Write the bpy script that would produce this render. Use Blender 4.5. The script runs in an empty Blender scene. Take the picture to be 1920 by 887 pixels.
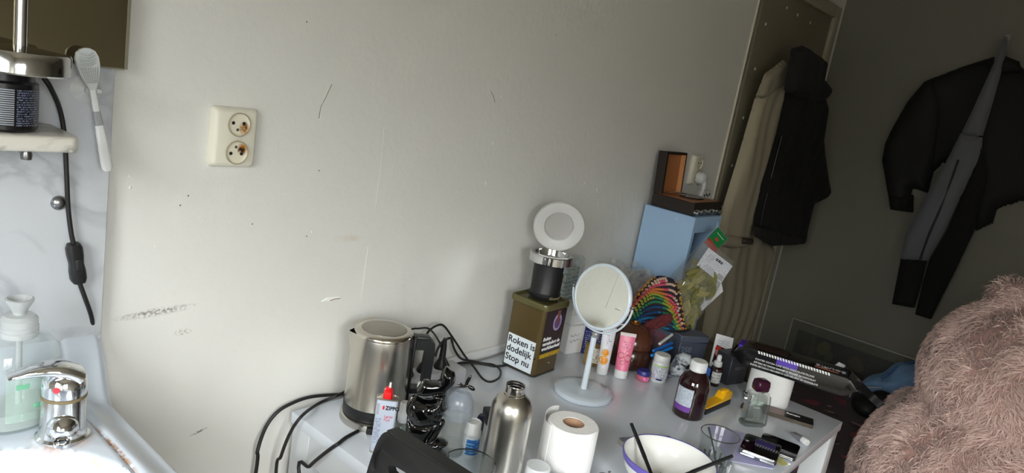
import bpy, bmesh, math, random
import numpy as np
from mathutils import Vector, Matrix, Euler
random.seed(7); RNG = np.random.default_rng(7)
SC = bpy.context.scene
COL = SC.collection
PI = math.pi

# ------------------------------------------------------------------ camera
cam_d = bpy.data.cameras.new('camera'); cam = bpy.data.objects.new('camera', cam_d); COL.objects.link(cam)
cam_d.sensor_width = 36; cam_d.lens = 25.4796; cam_d.clip_start = .02
_r = Matrix([[0.646391, 0.053672, -0.761116], [-0.744023, 0.265463, -0.613155], [0.169139, 0.962626, 0.211526]]).to_4x4()
cam.matrix_world = Matrix.Translation((0, -1.143, 1.46)) @ _r
SC.camera = cam

# ------------------------------------------------------------------ light
w = bpy.data.worlds.new('world'); SC.world = w; w.use_nodes = True
nt_ = w.node_tree; bg_ = nt_.nodes['Background']; bg_.inputs[1].default_value = 42          # overcast sky above a dim built-up skyline
tc_ = nt_.nodes.new('ShaderNodeTexCoord'); sp_ = nt_.nodes.new('ShaderNodeSeparateXYZ'); rp_ = nt_.nodes.new('ShaderNodeValToRGB')
nt_.links.new(tc_.outputs['Generated'], sp_.inputs[0]); nt_.links.new(sp_.outputs['Z'], rp_.inputs[0]); nt_.links.new(rp_.outputs[0], bg_.inputs[0])
e_ = rp_.color_ramp.elements; e_[0].position = .04; e_[0].color = (.05, .05, .048, 1); e_[1].position = .70; e_[1].color = (.97, .985, 1, 1)
for loc_, rot_, sx_, sy_ in (((-.30, -2.36, 1.45), (90, 0, 0), .90, 1.10), ((-.86, -1.15, 1.45), (90, 0, -90), .90, 1.0)):     # the front window, and the left one added for fill light
    ld = bpy.data.lights.new('window_portal', 'AREA'); ld.shape = 'RECTANGLE'; ld.size = sx_; ld.size_y = sy_; ld.cycles.is_portal = True
    lo = bpy.data.objects.new('window_portal', ld); COL.objects.link(lo)
    lo.location = loc_; lo.rotation_euler = [math.radians(q) for q in rot_]
SC.cycles.blur_glossy = .2        # keep the light that the round mirror throws on the wall
vs = SC.view_settings
vs.view_transform = 'Standard'; vs.look = 'None'; vs.gamma = 1; vs.use_curve_mapping = False; vs.exposure = 0.63

# ------------------------------------------------------------------ helpers
def lin(c):
    c = c / 255
    return c / 12.92 if c <= .04045 else ((c + .055) / 1.055) ** 2.4
def rgb(r, g, b): return (lin(r), lin(g), lin(b), 1)
MATS = {}
def mat(name, col, rough=.5, metal=0, bump=0, bscale=200, var=0, vscale=20, spec=.5, coat=0, sheen=0, trans=0, emis=None, alpha=1, sss=0):
    if name in MATS: return MATS[name]
    m = bpy.data.materials.new(name); m.use_nodes = True; nt = m.node_tree; b = nt.nodes['Principled BSDF']
    b.inputs['Base Color'].default_value = col; b.inputs['Roughness'].default_value = rough; b.inputs['Metallic'].default_value = metal
    b.inputs['Specular IOR Level'].default_value = spec; b.inputs['Coat Weight'].default_value = coat
    b.inputs['Sheen Weight'].default_value = sheen; b.inputs['Transmission Weight'].default_value = trans
    if alpha < 1: b.inputs['Alpha'].default_value = alpha
    tc = nt.nodes.new('ShaderNodeTexCoord')
    if bump:
        n = nt.nodes.new('ShaderNodeTexNoise'); n.inputs['Scale'].default_value = bscale; n.inputs['Detail'].default_value = 3
        bp = nt.nodes.new('ShaderNodeBump'); bp.inputs['Strength'].default_value = bump; bp.inputs['Distance'].default_value = .002
        nt.links.new(tc.outputs['Object'], n.inputs['Vector']); nt.links.new(n.outputs[0], bp.inputs['Height']); nt.links.new(bp.outputs[0], b.inputs['Normal'])
    if var:
        n = nt.nodes.new('ShaderNodeTexNoise'); n.inputs['Scale'].default_value = vscale; n.inputs['Detail'].default_value = 4
        mx = nt.nodes.new('ShaderNodeMix'); mx.data_type = 'RGBA'
        mx.inputs['A'].default_value = col; mx.inputs['B'].default_value = (col[0]*(1-var), col[1]*(1-var), col[2]*(1-var), 1)
        nt.links.new(tc.outputs['Object'], n.inputs['Vector']); nt.links.new(n.outputs[0], mx.inputs['Factor']); nt.links.new(mx.outputs['Result'], b.inputs['Base Color'])
    MATS[name] = m; return m
def glassy(name, tint, gloss=.05, rough=.03, body=0, bodycol=(1,1,1,1)):
    """thin clear glass / film: see-through with a Fresnel reflection and an optional milky body"""
    if name in MATS: return MATS[name]
    m = bpy.data.materials.new(name); m.use_nodes = True; nt = m.node_tree; nt.nodes.remove(nt.nodes['Principled BSDF'])
    out = nt.nodes['Material Output']; t = nt.nodes.new('ShaderNodeBsdfTransparent'); t.inputs[0].default_value = tint
    g = nt.nodes.new('ShaderNodeBsdfGlossy'); g.inputs['Roughness'].default_value = rough; g.inputs[0].default_value = (1,1,1,1)
    lw = nt.nodes.new('ShaderNodeLayerWeight'); fr = nt.nodes.new('ShaderNodeMath'); fr.operation = 'POWER'; fr.inputs[1].default_value = 4.0; nt.links.new(lw.outputs['Facing'], fr.inputs[0])
    sc = nt.nodes.new('ShaderNodeMath'); sc.operation = 'MULTIPLY'; sc.inputs[1].default_value = .55; nt.links.new(fr.outputs[0], sc.inputs[0]); fr = sc
    ad = nt.nodes.new('ShaderNodeMath'); ad.operation = 'ADD'; ad.inputs[1].default_value = gloss; ad.use_clamp = True
    nt.links.new(fr.outputs[0], ad.inputs[0])
    mx = nt.nodes.new('ShaderNodeMixShader'); nt.links.new(ad.outputs[0], mx.inputs[0]); nt.links.new(mx.outputs[0], out.inputs[0])
    nt.links.new(g.outputs[0], mx.inputs[2])
    if body:
        d = nt.nodes.new('ShaderNodeBsdfDiffuse'); d.inputs[0].default_value = bodycol
        m2 = nt.nodes.new('ShaderNodeMixShader'); m2.inputs[0].default_value = body
        nt.links.new(t.outputs[0], m2.inputs[1]); nt.links.new(d.outputs[0], m2.inputs[2]); nt.links.new(m2.outputs[0], mx.inputs[1])
    else: nt.links.new(t.outputs[0], mx.inputs[1])
    MATS[name] = m; return m
def printed(name, paper, ink, pitch=.004, axis='Z', word=220, rough=.5, amount=.42):
    """rows of small illegible print"""
    if name in MATS: return MATS[name]
    m = mat(name, paper, rough); nt = m.node_tree; b = nt.nodes['Principled BSDF']
    tc = nt.nodes.new('ShaderNodeTexCoord'); sp = nt.nodes.new('ShaderNodeSeparateXYZ'); nt.links.new(tc.outputs['Object'], sp.inputs[0])
    a = nt.nodes.new('ShaderNodeMath'); a.operation = 'DIVIDE'; a.inputs[1].default_value = pitch; nt.links.new(sp.outputs[axis], a.inputs[0])
    fl = nt.nodes.new('ShaderNodeMath'); fl.operation = 'FRACT'; nt.links.new(a.outputs[0], fl.inputs[0])
    l = nt.nodes.new('ShaderNodeMath'); l.operation = 'LESS_THAN'; l.inputs[1].default_value = .5; nt.links.new(fl.outputs[0], l.inputs[0])
    n = nt.nodes.new('ShaderNodeTexNoise'); n.inputs['Scale'].default_value = word; n.inputs['Detail'].default_value = 1; nt.links.new(tc.outputs['Object'], n.inputs['Vector'])
    gt = nt.nodes.new('ShaderNodeMath'); gt.operation = 'GREATER_THAN'; gt.inputs[1].default_value = amount; nt.links.new(n.outputs[0], gt.inputs[0])
    mu = nt.nodes.new('ShaderNodeMath'); mu.operation = 'MULTIPLY'; nt.links.new(l.outputs[0], mu.inputs[0]); nt.links.new(gt.outputs[0], mu.inputs[1])
    mx = nt.nodes.new('ShaderNodeMix'); mx.data_type = 'RGBA'; mx.inputs['A'].default_value = paper; mx.inputs['B'].default_value = ink
    nt.links.new(mu.outputs[0], mx.inputs['Factor']); nt.links.new(mx.outputs['Result'], b.inputs['Base Color'])
    return m

def tag(o, label, cat, group=None):
    o['label'] = label; o['category'] = cat
    if group: o['group'] = group
    return o
def thing(name, label, cat, loc=(0,0,0), rz=0, group=None, rot=None):
    o = bpy.data.objects.new(name, None); COL.objects.link(o); o.empty_display_size = .02
    o.location = loc; o.rotation_euler = rot if rot else (0, 0, math.radians(rz))
    return tag(o, label, cat, group)
def finish(me, smooth):
    if smooth:
        me.polygons.foreach_set('use_smooth', [True]*len(me.polygons)); me.set_sharp_from_angle(angle=math.radians(smooth if smooth > 1 else 42))
class G:
    def __init__(s): s.v = []; s.f = []
    def add(s, v, f):
        n = len(s.v); s.v += [tuple(p) for p in v]; s.f += [tuple(i+n for i in q) for q in f]; return s
    def box(s, x0, x1, y0, y1, z0, z1):
        return s.add([(x0,y0,z0),(x1,y0,z0),(x1,y1,z0),(x0,y1,z0),(x0,y0,z1),(x1,y0,z1),(x1,y1,z1),(x0,y1,z1)],
                     [(0,3,2,1),(4,5,6,7),(0,1,5,4),(1,2,6,5),(2,3,7,6),(3,0,4,7)])
    def rbox(s, x0, x1, y0, y1, z0, z1, r=.004, seg=3):
        bm = bmesh.new(); bmesh.ops.create_cube(bm, size=1)
        for v in bm.verts: v.co = Vector(((x0+x1)/2+v.co.x*(x1-x0), (y0+y1)/2+v.co.y*(y1-y0), (z0+z1)/2+v.co.z*(z1-z0)))
        bmesh.ops.bevel(bm, geom=bm.edges[:], offset=r, segments=seg, affect='EDGES', profile=.5)
        bm.verts.index_update(); s.add([v.co[:] for v in bm.verts], [[v.index for v in f.verts] for f in bm.faces]); bm.free(); return s
    def lathe(s, prof, n=32, cx=0, cy=0, sx=1, sy=1, a0=0):
        rings = []; v = []; f = []
        for r, z in prof:
            if r < 1e-6: rings.append([len(v)]); v.append((cx, cy, z))
            else:
                rings.append(list(range(len(v), len(v)+n)))
                v += [(cx+r*sx*math.cos(a0+2*PI*i/n), cy+r*sy*math.sin(a0+2*PI*i/n), z) for i in range(n)]
        for a, b in zip(rings, rings[1:]):
            if len(a) == 1 and len(b) == 1: continue
            for i in range(n):
                j = (i+1) % n
                if len(a) == 1: f.append((a[0], b[j], b[i]))
                elif len(b) == 1: f.append((a[i], a[j], b[0]))
                else: f.append((a[i], a[j], b[j], b[i]))
        return s.add(v, f)
    def loft(s, rings, cap=True):
        n = len(rings[0]); v = [p for r in rings for p in r]; f = []
        for k in range(len(rings)-1):
            for i in range(n):
                j = (i+1) % n; f.append((k*n+i, k*n+j, (k+1)*n+j, (k+1)*n+i))
        if cap: f.append(tuple(range(n-1, -1, -1))); f.append(tuple((len(rings)-1)*n+i for i in range(n)))
        return s.add(v, f)
    def prism(s, poly, z0, z1):
        return s.loft([[(x, y, z0) for x, y in poly], [(x, y, z1) for x, y in poly]])
    def tube(s, pts, r, n=8, spline=0, caps=True):
        P = [Vector(p) for p in pts]
        if spline: P = crom(P, spline)
        rings = []; up = None
        for i, p in enumerate(P):
            t = (P[min(i+1, len(P)-1)] - P[max(i-1, 0)])
            t = t.normalized() if t.length > 1e-9 else Vector((0,0,1))
            if up is None: up = t.orthogonal().normalized()
            up = (up - t*up.dot(t)); up = up.normalized() if up.length > 1e-6 else t.orthogonal().normalized()
            bn = t.cross(up); rr = r(i/(len(P)-1)) if callable(r) else r
            rings.append([tuple(p + up*rr*math.cos(2*PI*k/n) + bn*rr*math.sin(2*PI*k/n)) for k in range(n)])
        return s.loft(rings, caps)
    def ell(s, c, r, n=16, m=10, rot=None):
        prof = [(math.sin(PI*k/m), -math.cos(PI*k/m)) for k in range(m+1)]; prof[0] = (0,-1); prof[-1] = (0,1)
        g = G().lathe(prof, n); M = rot.to_matrix() if rot else Matrix.Identity(3)
        return s.add([tuple(Vector(c) + M @ Vector((p[0]*r[0], p[1]*r[1], p[2]*r[2]))) for p in g.v], g.f)
    def xf(s, M): s.v = [tuple(M @ Vector(p)) for p in s.v]; return s
    def warp(s, fn): s.v = [fn(*p) for p in s.v]; return s
    def build(s, name, m, parent=None, smooth=0, loc=None, rot=None):
        me = bpy.data.meshes.new(name); me.from_pydata(s.v, [], s.f); me.validate(); finish(me, smooth)
        return link(name, me, m, parent, loc, rot)
def link(name, me, m, parent=None, loc=None, rot=None):
    o = bpy.data.objects.new(name, me); COL.objects.link(o)
    if m is not None:
        me.materials.clear(); me.materials.append(m)
    if parent: o.parent = parent
    if loc: o.location = loc
    if rot: o.rotation_euler = rot
    return o
def crom(P, k):
    out = []; n = len(P)
    for i in range(n-1):
        a, b, c, d = P[max(i-1,0)], P[i], P[i+1], P[min(i+2,n-1)]
        for j in range(k):
            t = j/k; out.append(.5*((2*b)+(c-a)*t+(2*a-5*b+4*c-d)*t*t+(3*b-a-3*c+d)*t**3))
    out.append(P[-1]); return out
def rounded(w, d, r, n=5, cx=0, cy=0):
    p = []
    for sx, sy, a in ((1,1,0),(-1,1,90),(-1,-1,180),(1,-1,270)):
        for k in range(n+1):
            t = math.radians(a+90*k/n); p.append((cx+sx*(w/2-r)+r*math.cos(t), cy+sy*(d/2-r)+r*math.sin(t)))
    return p
def bez(*p, k=6): return [tuple(q) for q in crom([Vector(x) for x in p], k)]
def text(s, size, bold=0, italic=0, align='LEFT', gap=1.0, thick=.0003):
    """flat lettering in local x (right) / y (up), a hair thick"""
    cu = bpy.data.curves.new('lettering', 'FONT'); cu.body = s; cu.size = size; cu.offset = bold*size; cu.shear = italic
    cu.align_x = align; cu.space_line = gap; cu.resolution_u = 3; cu.extrude = thick
    o = bpy.data.objects.new('lettering', cu); me = bpy.data.meshes.new_from_object(o)
    g = G().add([v.co[:] for v in me.vertices], [tuple(p.vertices) for p in me.polygons])
    bpy.data.objects.remove(o); bpy.data.meshes.remove(me); bpy.data.curves.remove(cu); return g
def on_cyl(g, R, a0, z0):
    """wrap flat geometry (x right, y up, z out) round an upright cylinder, x=0 at azimuth a0"""
    def f(x, y, z):
        a = a0 + x/R; return ((R+z)*math.cos(a), (R+z)*math.sin(a), z0+y)
    return g.warp(f)
def sub_x(g, step):
    """cut long faces across x so that a wrap bends them"""
    bm = bmesh.new(); vs_ = [bm.verts.new(p) for p in g.v]
    for q in g.f:
        try: bm.faces.new([vs_[i] for i in q])
        except ValueError: pass
    xs = [p[0] for p in g.v]; x = min(xs)+step
    while x < max(xs)-1e-6:
        bmesh.ops.bisect_plane(bm, geom=bm.verts[:]+bm.edges[:]+bm.faces[:], plane_co=(x,0,0), plane_no=(1,0,0)); x += step
    bm.verts.index_update(); o = G().add([v.co[:] for v in bm.verts], [[v.index for v in f.verts] for f in bm.faces]); bm.free(); return o
def wrap_patch(R, a0, a1, z0, z1, t=.0004, n=16):
    """a label stuck round a cylinder"""
    g = G(); A = [a0+(a1-a0)*i/n for i in range(n+1)]
    v = []; f = []
    for rr in (R+.0001, R+t):
        for z in (z0, z1): v += [(rr*math.cos(a), rr*math.sin(a), z) for a in A]
    N = n+1
    for i in range(n):
        f += [(2*N+i, 2*N+i+1, 3*N+i+1, 3*N+i), (i+1, i, N+i, N+i+1), (i, i+1, 2*N+i+1, 2*N+i), (N+i+1, N+i, 3*N+i, 3*N+i+1)]
    f += [(0, 2*N, 3*N, N), (n, N+n, 3*N+n, 2*N+n)]
    return g.add(v, f)
FRONT = lambda x, y, z: Matrix.Translation((x, y, z)) @ Matrix.Rotation(PI/2, 4, 'X')          # lettering facing -y
LEFTF = lambda x, y, z: Matrix.Translation((x, y, z)) @ Matrix.Rotation(-PI/2, 4, 'Z') @ Matrix.Rotation(PI/2, 4, 'X')   # facing -x
def blob(name, parts, m, parent=None, voxel=.004, smooth=4, raw=None):
    """one continuous surface grown from overlapping ellipsoids / tubes"""
    g = raw or G()
    for p in parts: g.ell(*p)
    me = bpy.data.meshes.new('t'); me.from_pydata(g.v, [], g.f)
    o = bpy.data.objects.new('t', me); COL.objects.link(o)
    r = o.modifiers.new('r', 'REMESH'); r.mode = 'VOXEL'; r.voxel_size = voxel
    if smooth: k = o.modifiers.new('s', 'SMOOTH'); k.iterations = smooth; k.factor = .5
    dg = bpy.context.evaluated_depsgraph_get(); me2 = bpy.data.meshes.new_from_object(o.evaluated_get(dg))
    bpy.data.objects.remove(o); bpy.data.meshes.remove(me)
    me2.name = name; finish(me2, 80); return link(name, me2, m, parent)
def puff(outline, res, depth, fold=None, edge=.03, back=.004, place=None):
    """cloth of the given outline (u, v): full in the middle, thin at the hem, with folds; returns geometry placed by place(u, v, h)"""
    P = np.array(outline, float); n = len(P); A = P; B = np.roll(P, -1, 0)
    u0, v0 = P.min(0)-res; u1, v1 = P.max(0)+res
    us = np.arange(u0, u1+res, res); vs_ = np.arange(v0, v1+res, res)
    U, V = np.meshgrid(us, vs_); Q = np.stack([U.ravel(), V.ravel()], 1)
    ins = np.zeros(len(Q), bool); best = np.full(len(Q), 1e9); near = Q.copy()
    for a, b in zip(A, B):
        c = ((a[1] > Q[:,1]) != (b[1] > Q[:,1])); dy = (b[1]-a[1]) if abs(b[1]-a[1]) > 1e-12 else 1e-12
        ins ^= c & (Q[:,0] < (b[0]-a[0])*(Q[:,1]-a[1])/dy + a[0])
        d = b-a; t = np.clip(((Q-a)@d)/max(d@d, 1e-12), 0, 1); pr = a+t[:,None]*d; dist = np.hypot(*(Q-pr).T)
        k = dist < best; best[k] = dist[k]; near[k] = pr[k]
    use = ins | (best < res*.75); Q2 = np.where((ins & (best > res*.3))[:,None], Q, near)
    dd = np.where(ins & (best > res*.3), best, 0); h = depth*np.sqrt(np.clip(1-(1-np.clip(dd/edge,0,1))**2, 0, 1))
    if fold is not None: h = h + np.clip(dd/edge, 0, 1)*fold(Q2[:,0], Q2[:,1])
    idx = -np.ones(len(Q), int); ids = np.where(use)[0]; idx[ids] = np.arange(len(ids)); N = len(ids); W_ = len(us)
    g = G(); g.v = [place(Q2[i,0], Q2[i,1], max(h[i], 0)+back) for i in ids] + [place(Q2[i,0], Q2[i,1], 0) for i in ids]
    ed = {}
    for r_ in range(len(vs_)-1):
        for c_ in range(W_-1):
            q = [idx[r_*W_+c_], idx[r_*W_+c_+1], idx[(r_+1)*W_+c_+1], idx[(r_+1)*W_+c_]]
            cor = [r_*W_+c_, r_*W_+c_+1, (r_+1)*W_+c_+1, (r_+1)*W_+c_]
            if min(q) < 0 or not any(ins[k] for k in cor): continue
            g.f.append(tuple(q)); g.f.append(tuple(N+k for k in reversed(q)))
            for i in range(4):
                e = (q[i], q[(i+1) % 4]); 
                if (e[1], e[0]) in ed: del ed[(e[1], e[0])]
                else: ed[e] = 1
    for a, b in ed: g.f.append((b, a, N+a, N+b))
    return g

def stain(m, centre, half, col, rot=(0,0,0), nscale=120, thresh=.45, soft=.15, gain=2.5):
    """a mark of its own shape in the surface: a ragged ellipse in object space"""
    nt = m.node_tree; b = nt.nodes['Principled BSDF']; inp = b.inputs['Base Color']
    tc = nt.nodes.new('ShaderNodeTexCoord'); mp = nt.nodes.new('ShaderNodeMapping'); mp.vector_type = 'TEXTURE'
    mp.inputs['Location'].default_value = centre; mp.inputs['Rotation'].default_value = rot; mp.inputs['Scale'].default_value = half
    nt.links.new(tc.outputs['Object'], mp.inputs[0])
    ln = nt.nodes.new('ShaderNodeVectorMath'); ln.operation = 'LENGTH'; nt.links.new(mp.outputs[0], ln.inputs[0])
    s = nt.nodes.new('ShaderNodeMath'); s.operation = 'MULTIPLY_ADD'; s.inputs[1].default_value = -gain; s.inputs[2].default_value = gain; s.use_clamp = True
    nt.links.new(ln.outputs['Value'], s.inputs[0])
    n = nt.nodes.new('ShaderNodeTexNoise'); n.inputs['Scale'].default_value = nscale; n.inputs['Detail'].default_value = 5; nt.links.new(tc.outputs['Object'], n.inputs['Vector'])
    r = nt.nodes.new('ShaderNodeMapRange'); r.inputs['From Min'].default_value = thresh; r.inputs['From Max'].default_value = thresh+soft; nt.links.new(n.outputs[0], r.inputs['Value'])
    mu = nt.nodes.new('ShaderNodeMath'); mu.operation = 'MULTIPLY'; nt.links.new(s.outputs[0], mu.inputs[0]); nt.links.new(r.outputs[0], mu.inputs[1])
    mx = nt.nodes.new('ShaderNodeMix'); mx.data_type = 'RGBA'; mx.inputs['B'].default_value = col; nt.links.new(mu.outputs[0], mx.inputs['Factor'])
    if inp.links: nt.links.new(inp.links[0].from_socket, mx.inputs['A'])
    else: mx.inputs['A'].default_value = inp.default_value
    nt.links.new(mx.outputs['Result'], inp)
def paint(name, col, bump=.55):
    m = mat(name, col, .62, var=.06, vscale=3); nt = m.node_tree; b = nt.nodes['Principled BSDF']; tc = nt.nodes.new('ShaderNodeTexCoord')
    prev = None
    for sc, d in ((320, .0006), (70, .0011), (14, .003)):
        n = nt.nodes.new('ShaderNodeTexNoise'); n.inputs['Scale'].default_value = sc; n.inputs['Detail'].default_value = 2; nt.links.new(tc.outputs['Object'], n.inputs['Vector'])
        bp = nt.nodes.new('ShaderNodeBump'); bp.inputs['Strength'].default_value = bump; bp.inputs['Distance'].default_value = d; nt.links.new(n.outputs[0], bp.inputs['Height'])
        if prev: nt.links.new(prev.outputs[0], bp.inputs['Normal'])
        prev = bp
    nt.links.new(prev.outputs[0], b.inputs['Normal']); return m

# ------------------------------------------------------------------ shared materials
WHITE_PLASTIC = mat('white plastic', rgb(218,219,219), .35)
BLACK_PLASTIC = mat('black plastic', rgb(20,20,22), .42, bump=.08, bscale=900)
BLACK_RUBBER = mat('black rubber', rgb(22,22,21), .5)
CHROME = mat('chrome', rgb(225,226,228), .07, 1)
STEEL = mat('brushed steel', rgb(196,192,184), .27, 1, bump=.05, bscale=400)
GREY_METAL = mat('grey metal', rgb(130,130,132), .3, 1)
PAPER = mat('white paper', rgb(232,232,236), .7)
INK = mat('black ink', rgb(16,16,18), .6)
WHITE_INK = mat('white ink', rgb(238,238,238), .5)
CARD = mat('white card', rgb(226,226,226), .55)

# ------------------------------------------------------------------ the room
def struct(o): o['kind'] = 'structure'; return o
WALL = paint('cream wall paint', rgb(224,223,218))
stain(WALL, (.528, 0, .985), (.075, .05, .0085), rgb(140,134,128), (0, math.radians(-3), 0), 180, .42, .2, 1.6)
stain(WALL, (.575, 0, .942), (.018, .05, .007), rgb(165,160,152), (0, 0, 0), 220, .48, .15, 1.6)
stain(WALL, (.62, 0, .74), (.02, .05, .003), rgb(120,112,104), (0, math.radians(-14), 0), 160, .4, .15, 2)
stain(WALL, (.98, 0, .90), (.05, .05, .012), rgb(214,202,180), (0, 0, 0), 30, .3, .3, 1.2)
stain(WALL, (.9, 0, 1.09), (.04, .05, .01), rgb(208,200,184), (0, 0, 0), 30, .3, .3, 1.2)
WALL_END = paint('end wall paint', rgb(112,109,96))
wall = struct(G().box(-.85, 3.60, 0, .12, 0, 2.55).build('wall_back', WALL))
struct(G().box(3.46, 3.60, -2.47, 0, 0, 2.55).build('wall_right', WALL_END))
def window_wall(name, win, horiz, u0, u1, a0, a1, wz0, wz1, w, m):
    """a wall with one glazed opening; horiz: True along x at y=w, False along y at x=w; solid 0.12 outwards"""
    B = (lambda g, p, q, z0, z1, d0, d1: g.box(p, q, w-d1, w-d0, z0, z1)) if horiz else (lambda g, p, q, z0, z1, d0, d1: g.box(w-d1, w-d0, p, q, z0, z1))
    g = G(); B(g, u0, a0, 0, 2.55, 0, .12); B(g, a1, u1, 0, 2.55, 0, .12); B(g, a0, a1, 0, wz0, 0, .12); B(g, a0, a1, wz1, 2.55, 0, .12)
    struct(g.build(name, m))
    g = G(); B(g, a0, a0+.045, wz0, wz1, .03, .09); B(g, a1-.045, a1, wz0, wz1, .03, .09); B(g, a0+.045, a1-.045, wz0, wz0+.045, .03, .09); B(g, a0+.045, a1-.045, wz1-.045, wz1, .03, .09)
    wf = struct(g.build(win, WHITE_PLASTIC)); c = (a0+a1)/2
    g = G(); B(g, c-.02, c+.02, wz0+.045, wz1-.045, .04, .08); g.build('mullion', WHITE_PLASTIC, wf)
    for p, q in ((a0+.045, c-.02), (c+.02, a1-.045)):
        g = G(); B(g, p, q, wz0+.045, wz1-.045, .058, .062); g.build('pane', glassy('window glass', (.97,.98,.97,1)), wf)
FW = mat('window wall paint', rgb(200,195,182), .7)
window_wall('wall_front', 'window_1', True, -.85, 3.46, -.75, .15, .90, 2.0, -2.35, FW)
window_wall('wall_left', 'fill_window', False, -2.47, .12, -1.60, -.70, .95, 1.95, -.85, FW)  # left window is added to fill the surfaces facing it
struct(G().box(-.97, 3.60, -2.47, .12, 2.55, 2.65).build('ceiling', mat('ceiling paint', rgb(196,188,172), .8)))
struct(G().box(-.97, 3.60, -2.47, .12, -.1, 0).build('floor', mat('dark floor', rgb(120,110,100), .5, var=.4, vscale=6)))

# marks in the plaster: creases, a chip, blisters
CRACK = mat('paint ridge', rgb(232,229,221), .6)
for pts, rr in (([(0.9545,0.0000,1.3183),(0.9595,0.0000,1.2310),(0.9590,0.0000,1.1411)], .0004), ([(0.9537,0.0000,1.0703),(0.9542,0.0000,1.0142),(0.9551,0.0000,0.9549)], .0005),
                ([(0.8137,0.0000,1.3839),(0.8032,0.0000,1.3585),(0.8020,0.0000,1.3239)], .0004), ([(1.0439,0.0000,1.2369),(1.0671,0.0000,1.2432)], .0006)):
    G().tube([(x, -.0002, z) for x, y, z in pts], rr, 6, 4).build('crack', CRACK, wall, 60)
for pts in ([(0.8186,0.0000,1.3913),(0.8100,0.0000,1.3689),(0.8011,0.0000,1.3485),(0.7993,0.0000,1.3267)], [(1.2523,0.0000,1.4200),(1.2618,0.0000,1.4111),(1.2708,0.0000,1.3972)]):
    G().tube([(x, .0001, z) for x, y, z in pts], .0008, 5, 4).build('hairline', mat('dark crack', rgb(120,114,104), .8), wall)
PL = lambda u, v, h: (u, -h, v)
G().add(*(lambda q: (q.v, q.f))(puff([(0.8504,0.9613),(0.8647,0.9685),(0.8975,0.9668),(0.8985,0.9597),(0.8761,0.9602)], .002, .0012, edge=.003, back=.0006, place=PL))).build('paint_chip', mat('bare plaster', rgb(240,239,236), .8), wall)
G().tube([(x, -.002, z) for x, y, z in [(0.8733,0.0000,0.9617),(0.8847,0.0000,0.9637),(0.8966,0.0000,0.9634)]], .0009, 5).build('chip_edge', mat('chip edge', rgb(150,128,100), .8), wall)
for (x, z), r in zip([(1.2884,1.3030),(1.2873,1.2063),(1.7708,1.1870),(1.2892,1.4137),(0.4721,1.2150),(0.4739,1.1965),(0.5179,1.0994),(0.8126,1.1085),(1.7014,1.2074),(1.7870,1.1484)], (.006,.007,.007,.004,.003,.003,.002,.003,.004,.004)):
    G().ell((x, -.0002, z), (r*.8, .0009, r), 12, 6).build('blister', CRACK, wall, 60)
for (x, z) in [(0.7521,1.4925),(0.5658,1.1828),(0.5537,1.1669),(0.6855,1.1298),(1.4511,1.5777),(0.8124,1.2287),(0.8017,1.1006)]:
    G().ell((x, -.0001, z), (.0012, .0005, .0015), 8, 5).build('speck', mat('dark speck', rgb(96,88,78), .8), wall)

# conduit strip along the wall at desk height, cable trim beside the door
struct(G().rbox(1.22, 1.955, -.012, -.0005, .743, .764, .003).build('trim_1', WHITE_PLASTIC, None, 40))
struct(G().tube([(2.548, -.005, 1.15), (2.548, -.005, 2.54)], .005, 8).build('trim_2', mat('old white gloss', rgb(214,208,192), .45), None, 60))

# the boarded door in the same wall, with nail heads and its frame
DOOR = mat('olive door paint', rgb(126,119,100), .55, var=.12, vscale=5, bump=.1, bscale=60)
door = struct(G().rbox(2.562, 3.285, -.016, -.0005, .01, 1.935, .002).build('door_1', DOOR, None, 40))
FRM = mat('door frame paint', rgb(160,153,134), .5)
G().rbox(3.285, 3.345, -.03, -.0005, .0, 1.985, .003).build('frame_upright', FRM, door, 40)
G().rbox(2.562, 3.285, -.03, -.0005, 1.935, 1.985, .003).build('frame_head', FRM, door, 40)
for x, z in [(2.625, z_) for z_ in (1.12,1.28,1.46,1.64,1.8)] + [(2.9, 1.88), (3.05, 1.875), (2.78, 1.885)]:
    G().ell((x, -.016, z), (.006, .003, .006), 10, 6).build('nail_head', mat('filled nail', rgb(205,203,196), .6), door, 60)

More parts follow.
